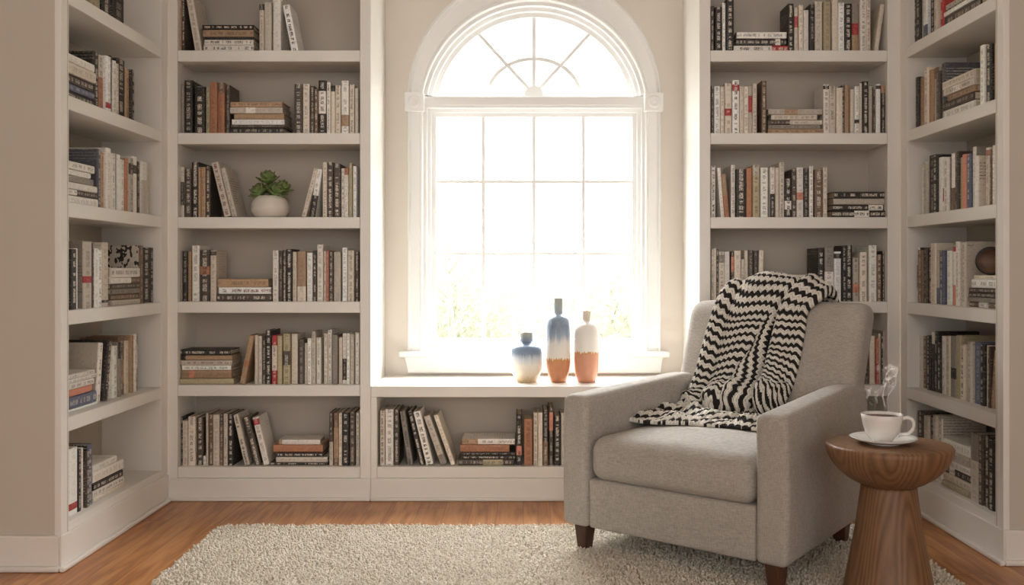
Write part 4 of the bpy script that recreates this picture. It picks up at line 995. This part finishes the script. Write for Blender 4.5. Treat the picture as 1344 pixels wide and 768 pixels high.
# steam: thin curling veils
V, Fc, UVs = [], [], []
rs = random.Random(5)
cz = zt + 0.0065 + ch - 0.010
def veil(x0, wd, h, ph, amp, tw, z0=0.0, dx=0.0, dyy=0.0):
    b0 = len(V); n, m = 46, 7
    for i in range(n):
        u = i / (n - 1); x = x0 + dx * u + amp * (0.25 + u) * math.sin(ph + 5.2 * u + 2.2 * u * u); y = dyy * u + amp * 0.7 * math.sin(ph * 1.7 + 4 * u)
        an = tw * u + ph; w = wd * (0.5 + 1.1 * u)
        for j in range(m):
            q = j / (m - 1) - 0.5; cu = 0.4 * w * math.cos(q * PI)
            V.append((x + q * w * math.cos(an) + cu * math.sin(an) * 0.5, y + q * w * math.sin(an), z0 + h * u + 0.35 * w * math.sin(3 * an + q * 4))); UVs.append((j / (m - 1), u))
    for i in range(n - 1):
        for j in range(m - 1): Fc.append((b0 + i * m + j, b0 + i * m + j + 1, b0 + (i + 1) * m + j + 1, b0 + (i + 1) * m + j))
for (x0, wd, h, ph, amp, tw, z0, dx) in ((-0.022, 0.008, 0.11, 0.3, 0.012, 3.0, 0, -0.004), (0.004, 0.007, 0.14, 1.9, 0.012, 4.0, 0, 0.012), (0.018, 0.008, 0.15, 3.4, 0.013, 3.2, 0, 0.022), (-0.010, 0.012, 0.12, 4.6, 0.017, 5.0, 0.035, 0.012),
        (0.0, 0.016, 0.10, 5.5, 0.018, 4.2, 0.055, 0.034), (-0.02, 0.014, 0.07, 2.4, 0.014, 6.0, 0.04, 0.02), (0.012, 0.012, 0.08, 0.9, 0.016, 5.0, 0.075, 0.02), (-0.028, 0.009, 0.05, 2.9, 0.012, 5.0, 0.035, -0.02), (0.01, 0.014, 0.07, 4.1, 0.018, 3.0, 0.085, 0.03)):
    veil(x0, wd, h, ph, amp, tw, z0, dx)
st = mesh('steam', V, Fc, M['steam'], None, True); st.location = (xc_, YT - 0.002, cz)
uv = st.data.uv_layers.new(name='UVMap')
for l in st.data.loops: uv.data[l.index].uv = UVs[l.vertex_index]
tag(st, 'thin white steam curling up from the coffee cup', 'steam', None, 'stuff')

# ------------------------------------------------------------------ rug
RX_0, RX_1, RY_0, RY_1 = -1.125, 1.325, 2.35, 3.675
rug = empty('rug', ((RX_0 + RX_1) / 2, (RY_0 + RY_1) / 2, 0)); tag(rug, 'thick cream looped wool rug on the wooden floor under the armchair', 'rug')
rc = Vector(((RX_0 + RX_1) / 2, (RY_0 + RY_1) / 2, 0))
b_ = from_bm('backing', bm_box(RX_0 - rc.x, RX_1 - rc.x, RY_0 - rc.y, RY_1 - rc.y, 0.0008, 0.007), M['backing'], rug)
sp = 0.0088
gx, gy = np.meshgrid(np.arange(RX_0 - rc.x, RX_1 - rc.x, sp), np.arange(RY_0 - rc.y, RY_1 - rc.y, sp))
pts = np.stack([gx.ravel(), gy.ravel()], -1); N = len(pts)
pts += rng.uniform(-0.0042, 0.0042, pts.shape)
# rounded corners
cr_ = 0.05; ex, ey = (RX_1 - RX_0) / 2, (RY_1 - RY_0) / 2
ddx = np.maximum(np.abs(pts[:, 0]) - (ex - cr_), 0); ddy = np.maximum(np.abs(pts[:, 1]) - (ey - cr_), 0)
pts = pts[ddx ** 2 + ddy ** 2 < cr_ ** 2]; N = len(pts)
hgt = rng.uniform(0.016, 0.025, N); ang = rng.uniform(0, 2 * PI, N); lean = rng.uniform(0.003, 0.010, N); rad = rng.uniform(0.0032, 0.0048, N)
lev = [(0.0, 0.004, 0.85), (0.35, 0.45, 1.1), (0.8, 0.85, 1.1), (1.05, 1.0, 0.6)]
q4 = 5; vv = []
for k_, (le, hz, rr) in enumerate(lev):
    cx_ = pts[:, 0] + np.cos(ang) * lean * le; cy_ = pts[:, 1] + np.sin(ang) * lean * le; cz_ = 0.004 + (hgt - 0.004) * hz
    for j in range(q4):
        an = 2 * PI * j / q4 + ang
        vv.append(np.stack([cx_ + np.cos(an) * rad * rr, cy_ + np.sin(an) * rad * rr, cz_], -1))
vv.append(np.stack([pts[:, 0] + np.cos(ang) * lean * 1.25, pts[:, 1] + np.sin(ang) * lean * 1.25, hgt * 1.0 - 0.0005], -1))
per_ = len(vv); vv = np.stack(vv, 1).reshape(-1, 3)
bs = (np.arange(N) * per_)[:, None]
tri = []
loc = []
for k_ in range(len(lev) - 1):
    for j in range(q4):
        a0, a1 = k_ * q4 + j, k_ * q4 + (j + 1) % q4; loc.append((a0, a1, a1 + q4)); loc.append((a0, a1 + q4, a0 + q4))
for j in range(q4): loc.append(((len(lev) - 1) * q4 + j, (len(lev) - 1) * q4 + (j + 1) % q4, per_ - 1))
loc = np.array(loc).reshape(1, -1); fa = (bs + loc).reshape(-1)
me = bpy.data.meshes.new('pile'); me.vertices.add(len(vv)); me.vertices.foreach_set('co', vv.astype(np.float32).ravel())
nf = len(fa) // 3; me.loops.add(len(fa)); me.loops.foreach_set('vertex_index', fa.astype(np.int32)); me.polygons.add(nf)
me.polygons.foreach_set('loop_start', np.arange(0, len(fa), 3, dtype=np.int32)); me.update(calc_edges=True)
pile = link('pile', me, M['pile'], rug, True); pile['kind'] = 'stuff'

# ------------------------------------------------------------------ outside
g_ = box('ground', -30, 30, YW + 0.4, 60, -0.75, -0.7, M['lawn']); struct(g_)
def tree(x, y, h, cw, chh, n, seed, label, z0=-0.7, bare=False, lsz=0.05):
    r_ = random.Random(seed); e = empty('tree', (x, y, z0)); tag(e, label, 'tree', 'trees outside the window')
    pts_ = [(0, 0, -0.02), (0.05 * h * 0.3, 0, h * 0.35), (-0.02 * h, 0, h * 0.7), (0, 0, h)]
    tube('trunk', pts_, [0.022 * h, 0.017 * h, 0.01 * h, 0.004 * h], M['bark'], e, 8)
    for i in range(9):
        u = 0.35 + 0.06 * i; an = r_.uniform(0, 2 * PI); L = cw * r_.uniform(0.5, 0.9); b0 = Vector((0, 0, h * u))
        tube('branch', [b0, b0 + Vector((math.cos(an) * L * 0.5, math.sin(an) * L * 0.5, L * 0.35)), b0 + Vector((math.cos(an) * L, math.sin(an) * L, L * 0.8))], [0.006 * h, 0.004 * h, 0.0015 * h], M['bark'], e, 6)
    V, Fc = [], []
    for i in range(n):
        while True:
            q = Vector((r_.uniform(-1, 1), r_.uniform(-1, 1), r_.uniform(-1, 1)))
            if q.length < 1: break
        q = Vector((q.x * cw, q.y * cw, h * (0.62 if not bare else 0.75) + q.z * chh)); s = lsz * r_.uniform(0.5, 1.2)
        u_ = Vector((r_.gauss(0, 1), r_.gauss(0, 1), r_.gauss(0, 1))).normalized(); w_ = u_.cross(Vector((r_.gauss(0, 1), r_.gauss(0, 1), r_.gauss(0, 1)))).normalized()
        b0 = len(V); V += [q - u_ * s, q + w_ * s * 0.5, q + u_ * s, q - w_ * s * 0.5]; Fc.append((b0, b0 + 1, b0 + 2, b0 + 3))
    mesh('foliage', V, Fc, M['tree_leaf'], e)
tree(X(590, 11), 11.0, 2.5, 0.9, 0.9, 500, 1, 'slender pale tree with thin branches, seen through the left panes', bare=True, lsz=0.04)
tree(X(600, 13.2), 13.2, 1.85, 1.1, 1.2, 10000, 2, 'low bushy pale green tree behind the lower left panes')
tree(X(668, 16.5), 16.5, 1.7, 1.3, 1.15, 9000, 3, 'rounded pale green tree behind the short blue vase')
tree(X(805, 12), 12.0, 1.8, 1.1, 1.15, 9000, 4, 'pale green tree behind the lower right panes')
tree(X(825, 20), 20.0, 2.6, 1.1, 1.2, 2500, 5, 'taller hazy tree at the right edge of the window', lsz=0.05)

# ------------------------------------------------------------------ light
w = bpy.data.worlds.new('World'); bpy.context.scene.world = w; w.use_nodes = True; nt = w.node_tree; nt.nodes.clear()
wo = nt.nodes.new('ShaderNodeOutputWorld'); bg = nt.nodes.new('ShaderNodeBackground'); tcn = nt.nodes.new('ShaderNodeTexCoord'); sx = nt.nodes.new('ShaderNodeSeparateXYZ')
rmp = nt.nodes.new('ShaderNodeMapRange'); rmp.interpolation_type = 'SMOOTHSTEP'
rmp.inputs['From Min'].default_value = -0.15; rmp.inputs['From Max'].default_value = 0.25
mx = nt.nodes.new('ShaderNodeMix'); mx.data_type = 'RGBA'
mx.inputs[6].default_value = (1.48, 1.44, 1.385, 1)        # dim room side
hz = nt.nodes.new('ShaderNodeMapRange'); hz.interpolation_type = 'SMOOTHSTEP'; hz.inputs['From Min'].default_value = 0.24; hz.inputs['From Max'].default_value = 0.50
hm = nt.nodes.new('ShaderNodeMix'); hm.data_type = 'RGBA'
hm.inputs[6].default_value = (1.7, 1.7, 1.64, 1)          # white haze low over the garden
hm.inputs[7].default_value = (27.0, 27.3, 27.6, 1)        # bright sky higher up
nt.links.new(hz.outputs[0], hm.inputs[0]); nt.links.new(hm.outputs[2], mx.inputs[7])
nt.links.new(tcn.outputs['Generated'], sx.inputs[0]); nt.links.new(sx.outputs[1], rmp.inputs[0]); nt.links.new(sx.outputs[2], hz.inputs[0]); nt.links.new(rmp.outputs[0], mx.inputs[0]); nt.links.new(mx.outputs[2], bg.inputs[0]); nt.links.new(bg.outputs[0], wo.inputs[0])
w.cycles.sampling_method = 'MANUAL'; w.cycles.sample_map_resolution = 256

fill_light = bpy.data.lights.new('added_window_fill', 'AREA'); fill_light.shape = 'DISK'; fill_light.size = 0.9; fill_light.energy = 2.2; fill_light.color = (1.0, 0.97, 0.93); fill_light.spread = math.radians(64)  # added fill light, out of view, brightens the window wall and trim
lo = bpy.data.objects.new('added_window_fill', fill_light); C.objects.link(lo); lo.location = (0.0, 0.4, 2.35)
lo.rotation_euler = (Vector((0.05, YW, 1.35)) - lo.location).to_track_quat('-Z', 'Y').to_euler()
# ------------------------------------------------------------------ camera
cam = bpy.data.cameras.new('camera'); co = bpy.data.objects.new('camera', cam); C.objects.link(co)
co.location = (0, 0, H); co.rotation_euler = (PI / 2, 0, 0)
cam.sensor_fit = 'HORIZONTAL'; cam.sensor_width = 36; cam.lens = F / 1344 * 36
cam.shift_x = -(CX - 672) / 1344; cam.shift_y = -(384 - CY) / 1344
cam.clip_end = 200
sc = bpy.context.scene; sc.camera = co
sc.view_settings.view_transform = 'Standard'; sc.view_settings.look = 'None'; sc.view_settings.exposure = 0.34
sc.cycles.use_denoising = True
sc.cycles.max_bounces = 10; sc.cycles.transparent_max_bounces = 24; sc.cycles.caustics_reflective = False; sc.cycles.caustics_refractive = False
